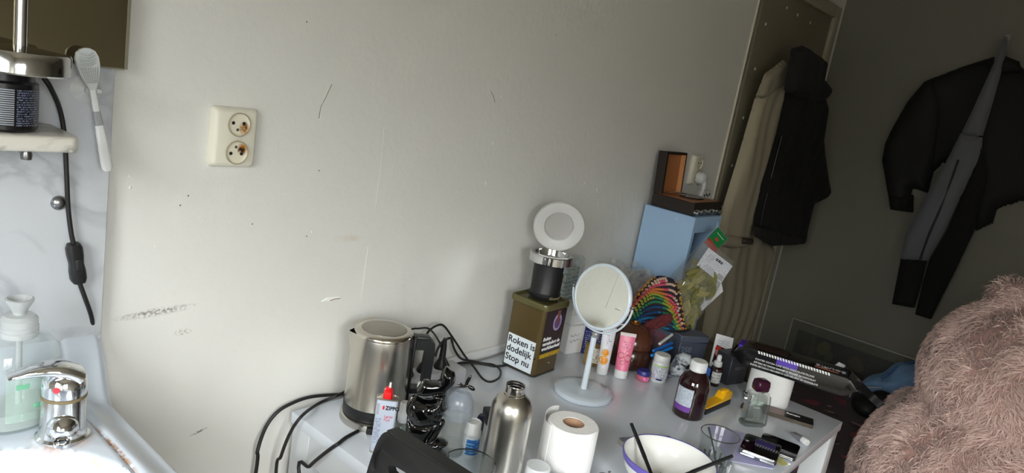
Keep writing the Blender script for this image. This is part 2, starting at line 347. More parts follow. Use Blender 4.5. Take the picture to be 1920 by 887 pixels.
# ------------------------------------------------------------------ wall sockets
CREAM = mat('cream bakelite', rgb(226,222,206), .35)
SOOT = mat('socket face', rgb(222,216,196), .4)
HOLE = mat('socket hole', rgb(18,14,10), .7)
def socket(label, x, z, w, h, burnt):
    t = thing('wall_socket', label, 'socket', (x, 0, z))
    G().loft([[(a, -.0005, b) for a, b in rounded(w, h, .007)], [(a, -.006, b) for a, b in rounded(w, h, .007)], [(a, -.013, b) for a, b in rounded(w-.008, h-.008, .006)], [(a, -.0155, b) for a, b in rounded(w-.016, h-.016, .005)]]).build('plate', CREAM, t, 50)
    for k, dz in enumerate((.0235, -.0235)):
        fm = mat('socket face %d' % k, rgb(222,216,196), .4) if burnt else SOOT
        if burnt:
            stain(fm, (.011, -.012, (-.007, .007)[k]), (.011, .03, .013), rgb(176,118,48), (0,0,0), 60, .25, .15, 1.6)
            stain(fm, (.009, -.012, (-.003, .003)[k]), (.008, .03, .009), rgb(38,24,14), (0,0,0), 130, .42, .1, 2.2)
        pr = [(0,-.013),(.0165,-.013),(.0178,-.016),(.0192,-.0165),(.0196,-.0155)]
        f = G().lathe([(r, -y) for r, y in pr], 32).xf(Matrix.Rotation(PI/2, 4, 'X')).build('receptacle', fm, t, 40, (.002, -.0035, dz))
        G().lathe([(.0181,.0158),(.0190,.0168),(.0199,.0158)], 32).xf(Matrix.Rotation(PI/2, 4, 'X')).build('rim', mat('rim groove', rgb(150,140,112), .6), f, 40)
        for hx in (-.0095, .0095):
            G().lathe([(0,.0134),(.0026,.0136),(.003,.013)], 14).xf(Matrix.Rotation(PI/2, 4, 'X')).build('pin_hole', HOLE, f, 0, (hx, -.0003, .002*(1 if k == 0 else -1)))
        G().lathe([(0,.0145),(.0018,.0142),(.0026,.013)], 12).xf(Matrix.Rotation(PI/2, 4, 'X')).build('screw', GREY_METAL, f, 40, (-.001, 0, -.009*(1 if k == 0 else -1)))
    return t
socket('cream double wall socket with brown scorch marks, beside the washbasin backsplash', .6315, 1.284, .082, .1, True)
s2 = socket('cream double wall socket behind the dark box, with a white plug in it', 2.352, 1.257, .075, .105, False)
t = thing('power_plug', 'white plug with cable hanging from the far wall socket', 'plug', (2.365, -.015, 1.232))
G().lathe([(0,0),(.02,0),(.022,.004),(.02,.022),(.014,.03),(0,.031)], 24).xf(Matrix.Rotation(PI/2, 4, 'X')).build('plug_body', WHITE_PLASTIC, t, 50)
G().tube([(0,-.02,0), (.004,-.028,-.02), (.003,-.026,-.05), (-.004,-.02,-.07)], lambda q: .009-.004*q, 10, 4).build('strain_relief', WHITE_PLASTIC, t, 60)
G().tube([(-.004,-.02,-.07), (-.012,-.012,-.09), (-.02,-.008,-.11), (-.03,-.006,-.4)], .003, 8, 5).build('cable', WHITE_PLASTIC, t, 60)
t = thing('cable_splitter', 'small white coaxial splitter box mounted on the wall below the far socket', 'splitter', (2.455, -.0005, 1.166))
G().rbox(-.03, .03, -.022, 0, -.018, .018, .003).build('case', WHITE_PLASTIC, t, 40)
for k in range(4): G().box(-.024+k*.013, -.017+k*.013, -.0228, -.0215, -.004+.005*(k % 2), .006+.005*(k % 2)).build('port', HOLE, t)

# ------------------------------------------------------------------ washbasin corner
MARBLE = mat('white marble', rgb(200,203,208), .18)
def veins(m, col, scale):
    nt = m.node_tree; b = nt.nodes['Principled BSDF']; tc = nt.nodes.new('ShaderNodeTexCoord')
    n = nt.nodes.new('ShaderNodeTexNoise'); n.inputs['Scale'].default_value = scale; n.inputs['Detail'].default_value = 7; n.inputs['Distortion'].default_value = 1.4
    r = nt.nodes.new('ShaderNodeValToRGB'); e = r.color_ramp.elements; e[0].position = .44; e[1].position = .56
    base = b.inputs['Base Color'].default_value[:]
    e[0].color = base; e[1].color = base; k = r.color_ramp.elements.new(.5); k.color = col
    k2 = r.color_ramp.elements.new(.47); k2.color = [a*.8+c*.2 for a, c in zip(base, col)]
    nt.links.new(tc.outputs['Object'], n.inputs['Vector']); nt.links.new(n.outputs[0], r.inputs[0]); nt.links.new(r.outputs[0], b.inputs['Base Color'])
veins(MARBLE, rgb(180,183,189), 5)
bs = G().rbox(-.35, .435, -.022, -.0005, .962, 1.40, .002).build('marble_backsplash', MARBLE, None, 40)
tag(bs, 'grey-veined white marble backsplash behind the washbasin', 'backsplash')
t = thing('wall_mirror', 'dark reflecting frameless wall mirror above the marble backsplash', 'mirror', (0, 0, 1.378))
G().box(-.35, .447, -.030, -.0225, 0, .62).build('mirror_glass', mat('dimmed mirror', rgb(140,132,110), .04, 1), t)  # silver tinted dark, standing in for the dim room it reflects
G().box(.444, .448, -.031, -.022, -.001, .621).box(-.35, .444, -.031, -.022, -.002, .0).build('mirror_edge', mat('mirror edge', rgb(120,116,100), .4), t)
SHELF = mat('shelf marble', rgb(214,210,200), .3); veins(SHELF, rgb(160,158,150), 9)
t = thing('marble_shelf', 'thick cream marble shelf carrying the black jar', 'shelf', (0, 0, 1.274))
G().loft([[(x, y, z) for x, y in rounded(.65, .12-2*i, .012, 5, .027, -.083)] for i, z in ((.003,0),(0,.003),(0,.016),(.003,.019))]).build('slab', SHELF, t, 50)
G().lathe([(0,-.012),(.006,-.012),(.007,-.006),(.005,0),(0,0)], 14).build('bracket_knob', GREY_METAL, t, 50, (.297, -.128, 0))
G().tube([(.297,-.128,-.004), (.297,-.022,-.006)], .004, 8).build('bracket_rod', GREY_METAL, t, 60)
t = thing('cosmetic_jar', 'round black cosmetics jar covered in small white print on the marble shelf', 'jar', (.281, -.088, 1.2935))
G().lathe([(0,0),(.035,0),(.038,.003),(.038,.058),(.034,.061),(.034,.071),(0,.071)], 40).build('body', mat('black gloss jar', rgb(18,17,20), .25), t, 40)
lab = wrap_patch(.038, math.radians(-82), math.radians(-5), .008, .052).build('label', printed('jar print', rgb(20,20,30), rgb(120,128,156), .0028, 'Z', 520, .4, .47), t)
wrap_patch(.0381, math.radians(-112), math.radians(-86), .008, .052).build('barcode_label', printed('barcode', rgb(150,156,166), rgb(20,20,20), .0026, 'Z', 20, .5, .2), t)
t = thing('table_lamp', 'chrome lamp with round base standing on the black jar', 'lamp', (.297, -.095, 1.3645))
G().lathe([(0,0),(.053,0),(.055,.002),(.055,.024),(.053,.0265),(.02,.031),(0,.031)], 48).build('base', mat('speckled chrome', rgb(205,205,205), .12, 1, var=.3, vscale=300), t, 40)
G().lathe([(.0075,.03),(.0075,.42),(0,.42)], 20).build('pole', CHROME, t, 50)
G().lathe([(.07,.40),(.071,.40),(.05,.56),(.049,.56),(.07,.40)], 32).build('lamp_shade', mat('lamp shade', rgb(200,195,180), .7), t, 50)
G().tube([(x-.297, y+.095, z-1.3645) for x, y, z in [(0.3370,-0.0500,1.3556),(0.3454,-0.0500,1.3432),(0.3629,-0.0320,1.3136),(0.3700,-0.0320,1.2773),(0.3747,-0.0320,1.2210),(0.3783,-0.0320,1.1746),(0.3839,-0.0320,1.1350),(0.3887,-0.0320,1.1171)]], .0033, 8, 6).build('cord', BLACK_RUBBER, t, 60)
G().tube([(x-.297, y+.095, z-1.3645) for x, y, z in [(0.3953,-0.0330,1.0655),(0.4058,-0.0330,1.0351),(0.4186,-0.0260,1.0003),(0.4264,-0.0120,0.9687),(0.4324,-0.0080,0.8986),(0.4418,-0.0080,0.7193)]], .0033, 8, 6).build('cord', BLACK_RUBBER, t, 60)
g = G().loft([[(a*s, b, z) for a, b in rounded(.021, .018, .006)] for s, z in ((.75,-.03),(1,-.024),(1,-.012),(.86,0),(1,.012),(1,.024),(.75,.03))])
sw = g.build('cord_switch', BLACK_PLASTIC, t, 50, ([(0.3910,-0.0300,1.0920)][0][0]-.297, -.034+.095, [(0.3910,-0.0300,1.0920)][0][2]-1.3645), (0, math.radians(-9), 0))
G().rbox(-.004, .004, -.012, -.008, -.009, .009, .002).build('rocker', mat('rocker', rgb(34,34,36), .3), sw, 40)
G().tube([(x-.297, y+.095, z-1.3645) for x, y, z in [(0.3887,-0.0320,1.1171),(0.3896,-0.0320,1.1106)]], .0034, 8).build('cord', BLACK_RUBBER, t, 60)
t = thing('screw_cap', 'domed steel screw cap in the marble backsplash', 'screw cap', (.369, -.022, 1.180))
G().lathe([(.0105,0),(.0105,.002),(.008,.006),(.004,.008),(0,.0085)], 24).xf(Matrix.Rotation(PI/2, 4, 'X')).build('dome', mat('dull steel', rgb(150,150,152), .3, 1), t, 60)
t = thing('suction_hook', 'clear round suction hook holding the white scrubber', 'hook', (.397, -.022, 1.343))
G().lathe([(.019,0),(.02,.001),(.012,.005),(.005,.009),(.005,.016),(0,.016)], 28).xf(Matrix.Rotation(PI/2, 4, 'X')).build('cup', glassy('milky plastic', (.95,.95,.95,1), .05, .15, .55, (.85,.85,.85,1)), t, 50)
G().ell((.010,-.018,.001), (.006,.005,.004), 12, 8).build('peg', WHITE_PLASTIC, t, 60)
t = thing('paddle_scrubber', 'white and grey ribbed paddle scrubber hanging beside the mirror', 'scrubber', (.397, -.047, 1.346), rot=(0, math.radians(-12.5), 0))
WG = mat('pale grey plastic', rgb(196,200,200), .4)
def paddle(prof, y0, y1): return G().loft([[(w_, y, z) for w_, z in prof] + [(-w_, y, z) for w_, z in reversed(prof)] for y in (y0, y1)])
paddle([(.004,.0),(.008,.010),(.0125,.022),(.0145,.034),(.0145,.043),(.0115,.051),(.006,.055),(.001,.056)], -.004, .002).build('head', WG, t, 40)
for k in range(5): G().tube([(-.011+.001*abs(k-2), -.0045, .050-k*.0035), (0, -.006, .0475-k*.0035), (.011-.001*abs(k-2), -.0045, .050-k*.0035)], .0009, 6, 3).build('rib', WG, t, 60)
gb = G()
for i in range(8):
    for j in range(9):
        zz = .010+j*.0024; hw = .0065+.0045*(zz-.01)/.022
        gb.ell((-hw+2*hw*i/7, -.0045, zz), (.0006,.001,.0006), 6, 4)
o = gb.build('bristle_nubs', mat('nub grey', rgb(150,156,158), .5), t, 60); o['kind'] = 'stuff'
G().loft([[(a*s, b*.8, z) for a, b in rounded(.011, .009, .003)] for s, z in ((.72,.004),(.75,-.03))]).build('neck', WHITE_PLASTIC, t, 50)
G().loft([[(a*s, b*.85, z) for a, b in rounded(.0118, .009, .003)] for s, z in ((.8,-.03),(.9,-.05))]).build('grip_band', mat('grey band', rgb(150,152,152), .45), t, 50)
G().loft([[(a*s, b*.9, z) for a, b in rounded(.0125, .009, .004)] for s, z in ((.88,-.05),(1.05,-.07),(1.25,-.105),(1.2,-.112),(.8,-.116))]).build('handle', WHITE_PLASTIC, t, 50)

# washbasin: one ceramic body, swept as a height field with an outer skirt
CER = mat('basin ceramic', rgb(196,203,213), .12)
stain(CER, (.378, -.225, .9), (.0045, .10, .05), rgb(150,104,58), (0,0,math.radians(1)), 120, .36, .2, 1.5)
stain(CER, (.352, -.262, .88), (.008, .05, .05), rgb(196,160,110), (0,0,math.radians(12)), 70, .4, .2, 1.2)
stain(CER, (.333, -.181, .9), (.043, .040, .03), rgb(158,112,70), (0,0,0), 60, .36, .2, 1.3)
def sstep(a, b, x): q = min(1, max(0, (x-a)/(b-a))); return q*q*(3-2*q)
def basin(x, y):
    z = .897 + .080*sstep(-.082, -.010, y)
    s = (abs((x-.05)/.325)**3.2 + abs((y+.385)/.235)**3.2)
    if s < 1: z -= .125*(1-s**1.6)**.7
    elif s < 1.22: z -= .003*(1-(s-1)/.22)
    z -= .014*sstep(.385, .418, x) * (1-sstep(-.08, -.02, y)) + .012*sstep(.424, .436, x) + .004*sstep(.372,.378,x)*(1-sstep(.378,.384,x))
    return z
NX, NY = 150, 110
xs = [-.35+.785*(1-(1-i/NX)**1.5) for i in range(NX+1)]; ys = [-.64+.638*j/NY for j in range(NY+1)]
g = G(); g.v = [(x, y, basin(x, y)) for y in ys for x in xs]
g.f = [(j*(NX+1)+i, j*(NX+1)+i+1, (j+1)*(NX+1)+i+1, (j+1)*(NX+1)+i) for j in range(NY) for i in range(NX)]
loop = [i for i in range(NX+1)] + [j*(NX+1)+NX for j in range(1, NY+1)] + [NY*(NX+1)+i for i in range(NX-1, -1, -1)] + [j*(NX+1) for j in range(NY-1, 0, -1)]
n0 = len(g.v)
for k in loop: x, y, z = g.v[k]; g.v.append((x*.9, -.002+(y+.002)*.86, .70))
for i in range(len(loop)): j = (i+1) % len(loop); g.f.append((loop[j], loop[i], n0+i, n0+j))
g.f.append(tuple(n0+i for i in reversed(range(len(loop)))))
t = thing('washbasin', 'white ceramic washbasin with rust stains under the marble backsplash', 'washbasin', (0,0,0))
g.build('bowl', CER, t, 50)
G().lathe([(.09,.0),(.09,.02),(.075,.08),(.08,.70),(0,.70)], 32).build('pedestal', CER, t, 50, (.03, -.2, 0))
G().lathe([(0,.7795),(.02,.7795),(.022,.777),(.018,.776)], 24).build('drain', CHROME, t, 50, (.05, -.385, 0))
t = thing('basin_tap', 'limescaled chrome mixer tap with a long lever on the washbasin', 'tap', (.335, -.172, .8975))
OLDCHROME = mat('worn chrome', rgb(214,214,212), .1, 1, bump=.05, bscale=120)
stain(OLDCHROME, (0, 0, .056), (.05, .05, .014), rgb(150,128,84), (0,0,0), 60, .42, .25, 1.2)
G().lathe([(0,0),(.031,0),(.032,.003),(.0285,.006),(.0265,.02),(.026,.058),(0,.058)], 40).build('body', OLDCHROME, t, 40)
G().lathe([(.0262,.0575),(.0267,.0585),(.0267,.0610),(.026,.062)], 40).build('seal_ring', mat('limescale', rgb(112,98,70), .8, bump=.4, bscale=500), t, 40)
G().lathe([(.026,.0625),(.0265,.075),(.025,.085),(.018,.093),(.008,.0965),(0,.097)], 40).build('cartridge_cap', CHROME, t, 50)
lv = [Vector(p) for p in [(0.3462,-0.1724,0.9850),(0.3266,-0.1732,0.9970),(0.3036,-0.1694,0.9980),(0.2825,-0.1617,0.9920),(0.2725,-0.1605,0.9900)]]; lv = [p - Vector((.335,-.172,.8975)) for p in lv]
lp = crom(lv, 5); rings = []
for i, p in enumerate(lp):
    q = i/(len(lp)-1); d = (lp[min(i+1,len(lp)-1)]-lp[max(i-1,0)]).normalized(); sd = Vector((-d.y, d.x, 0)).normalized(); up = d.cross(sd)*-1
    wd = .019*(1-q)**1.2+.0085+.002*sstep(.7,1,q); th = .010*(1-q)+.0028
    rings.append([tuple(p + sd*wd*math.cos(2*PI*k/14) + up*th*math.sin(2*PI*k/14)) for k in range(14)])
G().loft(rings).build('lever', CHROME, t, 60)
G().lathe([(0,.0005),(.004,.0003),(.0046,-.001)], 14).xf(Matrix.Rotation(PI/2, 4, 'X')).build('hot_mark', mat('red enamel', rgb(190,40,52), .3), t, 50, (-.0165, -.0205, .077), (0, 0, math.radians(-38)))
G().tube([(0,0,.022), (-.006,-.016,.024), (-.010,-.028,.023), (-.0125,-.036,.018)], lambda q: .0185*(1-.55*max(0,q-.6)/.4), 18, 5).build('spout', CHROME, t, 60)
G().lathe([(.010,0),(.0105,-.004),(.009,-.005),(0,-.004)], 18).build('aerator', CHROME, t, 50, (-.0105, -.030, .0075))
t = thing('soap_bottle', 'clear pump soap bottle with faint green lettering behind the tap', 'soap bottle', (.300, -.108, .8968), 12)
CLEARPET = glassy('clear bottle plastic', (.93,.95,.95,1), .04, .05, .08, (.8,.83,.83,1))
pr = [(0,.001),(.040,.001),(.046,.006),(.047,.04),(.047,.085),(.043,.108),(.033,.122),(.020,.127),(.0175,.129)]
G().lathe(pr, 40, sx=1.12, sy=.8).build('body', CLEARPET, t, 60)
G().lathe([(0,.004),(.042,.006),(.044,.02),(.044,.028),(0,.028)], 40, sx=1.1, sy=.78).build('soap', glassy('soap', (.86,.93,.9,1), .0, .1, .3, (.82,.88,.86,1)), t, 60)
MILKY = glassy('milky cap plastic', (.92,.93,.93,1), .04, .2, .6, (.55,.57,.57,1))
G().lathe([(.0215,.126),(.0225,.128),(.0225,.133),(.0215,.134),(.0225,.135),(.0225,.140),(.0215,.141),(.0215,.150),(.017,.155),(.008,.156),(.008,.164)], 32).build('collar', MILKY, t, 40)
G().lathe([(.009,.160),(.010,.163),(.016,.174),(.0165,.177),(.014,.178),(.006,.168),(0,.167)], 28).build('pump_head', MILKY, t, 50)
G().tube([(0,0,.128), (.002,0,.01)], .004, 10).build('dip_tube', MILKY, t, 60)
GRN = mat('green print', rgb(120,184,150), .5)
lb = wrap_patch(.0475, math.radians(-125), math.radians(-40), .02, .095, .0003, 20).warp(lambda x, y, z: (x*1.12, y*.8, z))
lb.build('label', glassy('label film', (.9,.96,.93,1), .02, .2, .14, (.75,.85,.8,1)), t, 60)
for z0_, h_, a0, a1 in ((.066,.010,-78,-52), (.066,.007,-112,-96), (.036,.006,-90,-48)):
    wrap_patch(.0483, math.radians(a0), math.radians(a1), z0_, z0_+h_, .0003, 10).warp(lambda x, y, z: (x*1.12, y*.8, z)).build('green_print', printed('green words', rgb(160,182,172), rgb(96,158,126), .03, 'Z', 160, .5, .4), t)

# ------------------------------------------------------------------ desk
D = .74
DESK = mat('white laminate', rgb(222,228,238), .2, var=.04, vscale=8)
DEDGE = mat('laminate edge', rgb(206,210,214), .3)
t = thing('desk', 'white laminate desk crowded with toiletries along the wall', 'desk', (0,0,0))
G().rbox(.802, 1.972, -.754, -.016, .716, D, .0015, 2).build('desk_top', DESK, t, 40)
for x in (.806, 1.912):
    for y in (-.75, -.076): G().rbox(x, x+.056, y, y+.056, 0, .716, .002, 2).build('leg', DEDGE, t, 40)
G().box(.808, .83, -.694, -.076, .655, .716).build('apron', DEDGE, t); G().box(1.944, 1.966, -.694, -.076, .655, .716).build('apron', DEDGE, t)
G().box(.862, 1.912, -.04, -.02, .655, .716).build('apron', DEDGE, t)

# ------------------------------------------------------------------ kettle on its base, power strip, cables
t = thing('kettle_base', 'round steel power base under the kettle with a black cord', 'kettle base', (.926, -.117, D))
G().lathe([(0,0),(.0655,0),(.067,.003),(.0665,.014),(.062,.016),(0,.016)], 48).build('base_ring', STEEL, t, 40)
G().rbox(-.008, .008, -.075, -.06, .001, .014, .002).build('cord_exit', BLACK_PLASTIC, t, 40, None, (0, 0, math.radians(-42)))
G().tube([(x-.926, y+.117, z-D) for x, y, z in [(0.8593,-0.1570,0.7475),(0.8369,-0.1587,0.7445),(0.8212,-0.1632,0.7445),(0.8021,-0.1711,0.7440),(0.7950,-0.1630,0.7333),(0.7880,-0.1408,0.7054),(0.7880,-0.1122,0.6704),(0.7800,-0.0980,0.6368)]] + [(-.176,-.213,-.39), (-.186,-.2,-.7358)], .0036, 8, 6).build('cord', BLACK_RUBBER, t, 60)
t = thing('electric_kettle', 'brushed steel electric kettle with black handle near the wall', 'kettle', (.926, -.117, D+.0165), -33)
G().lathe([(0,0),(.061,0),(.0625,.002),(.0625,.024),(0,.024)], 48).build('bottom_band', BLACK_PLASTIC, t, 40)
def ksp(x, y, z):     # pull the rim out into a pouring lip at local -x
    a = math.atan2(y, -x); r = math.hypot(x, y)
    if r > .045 and z > .115:
        k = .010*math.exp(-(a/.20)**2)*sstep(.115, .172, z); return (x-k*math.cos(a), y+k*math.sin(a)*0, z)
    return (x, y, z)
G().lathe([(.0622,.024),(.0622,.06),(.0612,.12),(.060,.150),(.0592,.165),(.0582,.170)], 96).warp(ksp).build('body', STEEL, t, 50)
G().lathe([(.0585,.168),(.0588,.1725),(.056,.1765),(.050,.1782),(.0445,.1782)], 64).build('rim', mat('polished steel', rgb(206,200,190), .18, 1), t, 50)
G().lathe([(.0445,.1776),(.044,.1765),(.0436,.1785),(.04,.1798),(0,.1802)], 64).build('lid', mat('worn steel lid', rgb(176,170,160), .38, 1, var=.2, vscale=40), t, 50)
hp = [(.058,.163),(.095,.164),(.104,.156),(.106,.14),(.106,.055),(.104,.045),(.058,.045),(.0575,.056),(.088,.057),(.089,.062),(.0885,.135),(.084,.141),(.0595,.141)]
G().loft([[(x, y, z) for x, z in hp] for y in (-.012, -.010, .010, .012)]).build('handle', BLACK_PLASTIC, t, 40)
G().rbox(.060, .066, -.014, .014, .024, .168, .002).build('spine', BLACK_PLASTIC, t, 40)
G().rbox(.062, .094, -.011, .011, .162, .169, .003).build('lid_button', mat('dark button', rgb(40,40,42), .35), t, 40)

t = thing('power_strip', 'grey-white power strip with black plugs behind the kettle', 'power strip', (1.115, -.07, D), -4)
STRIP = mat('strip plastic', rgb(198,199,206), .4)
G().rbox(-.10, .10, -.030, .030, 0, .045, .010, 4).build('body', STRIP, t, 50)
for k in range(3): G().lathe([(.021,.0445),(.022,.0465),(.020,.0470),(.019,.0445)], 24).build('outlet_ring', STRIP, t, 50, (-.062+k*.05, 0, 0))
for k, (px, ln) in enumerate(((-.062,.03), (-.012,.042), (.038,.05))):
    pl = G().lathe([(0,.0455),(.0165,.0455),(.017,.050),(.012,.060),(.008,.068),(.007,.068+ln*.6),(.0045,.068+ln),(0,.068+ln)], 20).build('plug', BLACK_PLASTIC, t, 50, (px, 0, 0))
def cable(label, pts, r, k=7):
    o = G().tube(pts, r, 8, k).build('power_cable', BLACK_RUBBER, None, 60); return tag(o, label, 'cable', 'loose black cables')
cable('thin black cable arching from behind the kettle down to the desk', [(1.0577,-0.0300,0.8513),(1.0770,-0.0350,0.8767),(1.1011,-0.0350,0.8767),(1.1354,-0.0350,0.8699),(1.1470,-0.0600,0.8470),(1.1777,-0.0600,0.7987),(1.1804,-0.0900,0.7725),(1.1977,-0.1069,0.7460)], .0021)
cable('black cable looping high beside the kettle handle and curling on the desk', [(1.1192,-0.0400,0.8443),(1.1333,-0.0350,0.8636),(1.1617,-0.0300,0.8718),(1.1867,-0.0300,0.8678),(1.2162,-0.0400,0.8341),(1.2575,-0.0500,0.7847),(1.2948,-0.0551,0.7480),(1.2668,-0.1091,0.7480),(1.2714,-0.1315,0.7480),(1.3097,-0.1250,0.7480),(1.3464,-0.0955,0.7480),(1.3548,-0.0640,0.7480),(1.3400,-0.0407,0.7460),(1.3088,-0.0218,0.7520),(1.2649,-0.0309,0.7700),(1.2351,-0.0319,0.8000),(1.2479,-0.0092,0.8100)], .0027)
cable('black cable arching from the power strip plug to the big loop', [(1.1320,-0.0700,0.8169),(1.1433,-0.0650,0.8338),(1.1573,-0.0650,0.8484),(1.1792,-0.0650,0.8513),(1.1925,-0.0600,0.8363)], .0030)
cable('black cable lying flat along the wall from the power strip', [(1.2318,-0.0205,0.7470),(1.2826,-0.0144,0.7470),(1.3121,-0.0292,0.7470),(1.3371,-0.0526,0.7470),(1.3491,-0.0695,0.7470),(1.3771,-0.0726,0.7440),(1.4092,-0.0778,0.7440)], .0030)
cable('upper black cable looping off the left edge of the desk to the floor', [(0.9975,-0.0120,0.7372),(0.9533,-0.0120,0.7412),(0.9105,-0.0120,0.7490),(0.8695,-0.0120,0.7564),(0.8370,-0.0120,0.7595),(0.8049,-0.0140,0.7577),(0.7725,-0.0140,0.7473),(0.7486,-0.0140,0.7203),(0.7249,-0.0300,0.6834),(0.7258,-0.0300,0.6313)] + [(.69,-.05,.3), (.71,-.1,.0042), (.9,-.2,.0042), (1.2,-.2,.0042)], .0036)
cable('lower black cable dropping steeply over the left edge of the desk', [(0.9716,-0.0120,0.7623),(0.9328,-0.0180,0.7550),(0.8991,-0.0300,0.7571),(0.8809,-0.0201,0.7475),(0.8487,-0.0291,0.7475),(0.7900,-0.0672,0.7567),(0.7750,-0.0582,0.7223),(0.7650,-0.0502,0.6694),(0.7650,-0.0415,0.6121)] + [(.75,-.12,.3), (.76,-.14,.0042), (1.0,-.28,.0042), (1.3,-.26,.0042)], .0033)

# ------------------------------------------------------------------ lighter fluid, small bottles
t = thing('lighter_fluid_can', 'flat white tin of lighter fluid with red spout beside the kettle', 'tin can', (.858, -.228, D), -44); t.scale = (.86, 1, 1)
TIN = mat('tin plate', rgb(178,170,160), .3, .8)
G().loft([[(x, y, z) for x, y in rounded(.046, .020, .007)] for z in (.003, .108)]).build('body', mat('printed tin', rgb(186,194,210), .3), t, 50)
G().loft([[(x, y, z) for x, y in rounded(.048, .022, .008)] for z in (0, .003)]).build('bottom_seam', TIN, t, 50)
G().loft([[(x*s, y*s, z) for x, y in rounded(.048, .022, .008)] for s, z in ((1,.108),(1,.111),(.93,.111),(.93,.1095))]).build('top_seam', TIN, t, 50)
RED = mat('red plastic', rgb(226,24,30), .35)
n_ = G().lathe([(.0105,.1095),(.0105,.120),(.0095,.122),(.0095,.126),(.006,.127),(.006,.131),(0,.131)], 20).build('spout', RED, t, 40, (-.001,0,0))
G().lathe([(.0030,.126),(.0030,.131),(.0022,.140),(0,.141)], 12).build('nozzle_tip', WHITE_PLASTIC, n_, 50, (.002,0,0))
G().rbox(-.007, .007, -.0115, -.008, .112, .124, .001).build('spout_tab', RED, n_, 40)
text('ZIPPO', .0105, .03).xf(FRONT(-.002, -.0103, .090)).build('lettering', INK, t)
G().ell((-.0065, -.0103, .0935), (.0022,.0003,.0042), 10, 6).build('flame_mark', RED, t, 60)
text('Lighter\nFluid', .0068, 0, 0, 'LEFT', 1.0).xf(FRONT(-.003, -.0103, .074)).build('lettering', mat('red ink', rgb(214,70,90), .5), t)
G().box(-.021, -.0155, -.0104, -.0101, .080, .101).build('barcode', printed('tin barcode', rgb(225,228,235), rgb(20,20,20), .0016, 'Z', 5, .5, .1), t)
G().box(-.021, -.008, -.0104, -.0101, .02, .072).build('small_print', printed('tin print', rgb(186,194,210), rgb(120,130,160), .0028, 'Z', 420, .5, .45), t)

t = thing('pump_spray', 'small clear spray bottle with frosted white pump beside the lighter fluid', 'spray bottle', (.913, -.219, D))
G().lathe([(0,0),(.0165,0),(.0175,.002),(.0175,.034),(.014,.041),(.008,.044)], 28).build('bottle', CLEARPET, t, 60)
G().lathe([(0,.002),(.0160,.002),(.0160,.020),(0,.020)], 28).build('liquid', glassy('green liquid', (.72,.92,.82,1), 0, .1, .2, (.6,.85,.72,1)), t, 60)
G().lathe([(.0095,.042),(.0115,.044),(.0115,.060),(.0095,.062),(.0095,.080),(.008,.083),(0,.083)], 24).build('pump', WHITE_PLASTIC, t, 50)
t = thing('nasal_spray', 'plain white nozzle bottle standing between kettle handle and sculpture', 'spray bottle', (.998, -.168, D))
G().lathe([(0,0),(.014,0),(.015,.002),(.015,.035),(.012,.042),(.0085,.044),(.0085,.056),(.007,.066),(.0062,.082),(.004,.085),(0,.085)], 26).build('bottle', WHITE_PLASTIC, t, 50)
G().lathe([(.0152,.010),(.0153,.030)], 26).build('label', PAPER, t, 50)

# black glazed face sculpture, in profile, chin on its hand, leaf-shaped lobes on top
t = thing('face_sculpture', 'glossy black figurine of a thinking face in profile among the bottles', 'sculpture', (.931, -.301, D), -51)
GLAZE = mat('black glaze', rgb(6,6,7), .06, 0, coat=.6)
mm = .001
def swell(outline, depth, edge, res=.0022):      # a rounded body with the given side profile
    P = [(a*mm, b_*mm) for a, b_ in outline]; P = [tuple(q) for q in crom([Vector(p) for p in P+P[:1]], 3)][:-1]
    f_ = puff(P, res, depth, None, edge, .0008, lambda u, v, h: (u, -h, v)); n = len(f_.v)//2
    f_.v = f_.v[:n] + [(x, -y, z) for x, y, z in f_.v[:n]]; return f_
raw = G()
for ol_, dp, eg in (
    ([(-54.0,132.2),(-50.1,141.9),(-43.8,152.7),(-33.3,152.1),(-20.5,154.4),(-14.6,158.6),(-13.7,170.5),(-11.1,180.0),(-5.8,185.1),(0.6,180.3),(11.7,175.3),(15.0,157.5),(9.3,146.3),(4.9,140.5),(1.9,133.5),(-6.9,131.8),(-19.4,127.4),(-31.8,122.8),(-44.7,121.8),(-51.7,125.5)], .016, .011),
    ([(-67.0,104.3),(-61.9,114.7),(-52.1,118.7),(-41.1,115.2),(-28.1,115.2),(-15.9,121.1),(-9.5,131.4),(0.8,136.0),(3.9,128.6),(5.9,110.6),(8.8,105.3),(6.6,98.7),(-0.0,97.3),(-1.7,94.4),(3.5,91.0),(2.5,86.7),(-2.8,83.3),(1.4,80.0),(-0.1,75.3),(-5.0,71.3),(-10.9,66.5),(-20.7,62.5),(-35.9,59.1),(-49.2,61.2),(-58.3,70.3),(-66.5,82.2),(-68.8,94.9)], .024, .024),
    ([(-64.5,77.3),(-52.5,65.9),(-31.3,63.7),(-13.2,64.9),(-13.8,50.5),(-20.6,33.9),(-15.0,21.6),(-8.1,9.5),(-0.1,-10.2),(-25.0,-18.9),(-46.2,-16.7),(-56.7,2.7),(-63.0,38.4),(-63.9,53.9)], .014, .014),
    ([(6.0,80.6),(8.6,73.2),(3.9,58.2),(-3.8,38.8),(-12.6,23.2),(-23.3,21.0),(-18.5,39.4),(-8.6,61.6),(-1.2,71.8),(1.7,79.2)], .009, .008),
    ([(-20.6,24.7),(-9.1,35.5),(3.1,41.1),(20.2,34.9),(18.0,28.3),(9.7,21.9),(13.6,7.4),(11.0,-6.0),(-0.1,-10.2),(-17.6,3.0)], .018, .014)):
    q_ = swell(ol_, dp, eg); raw.add(q_.v, q_.f)
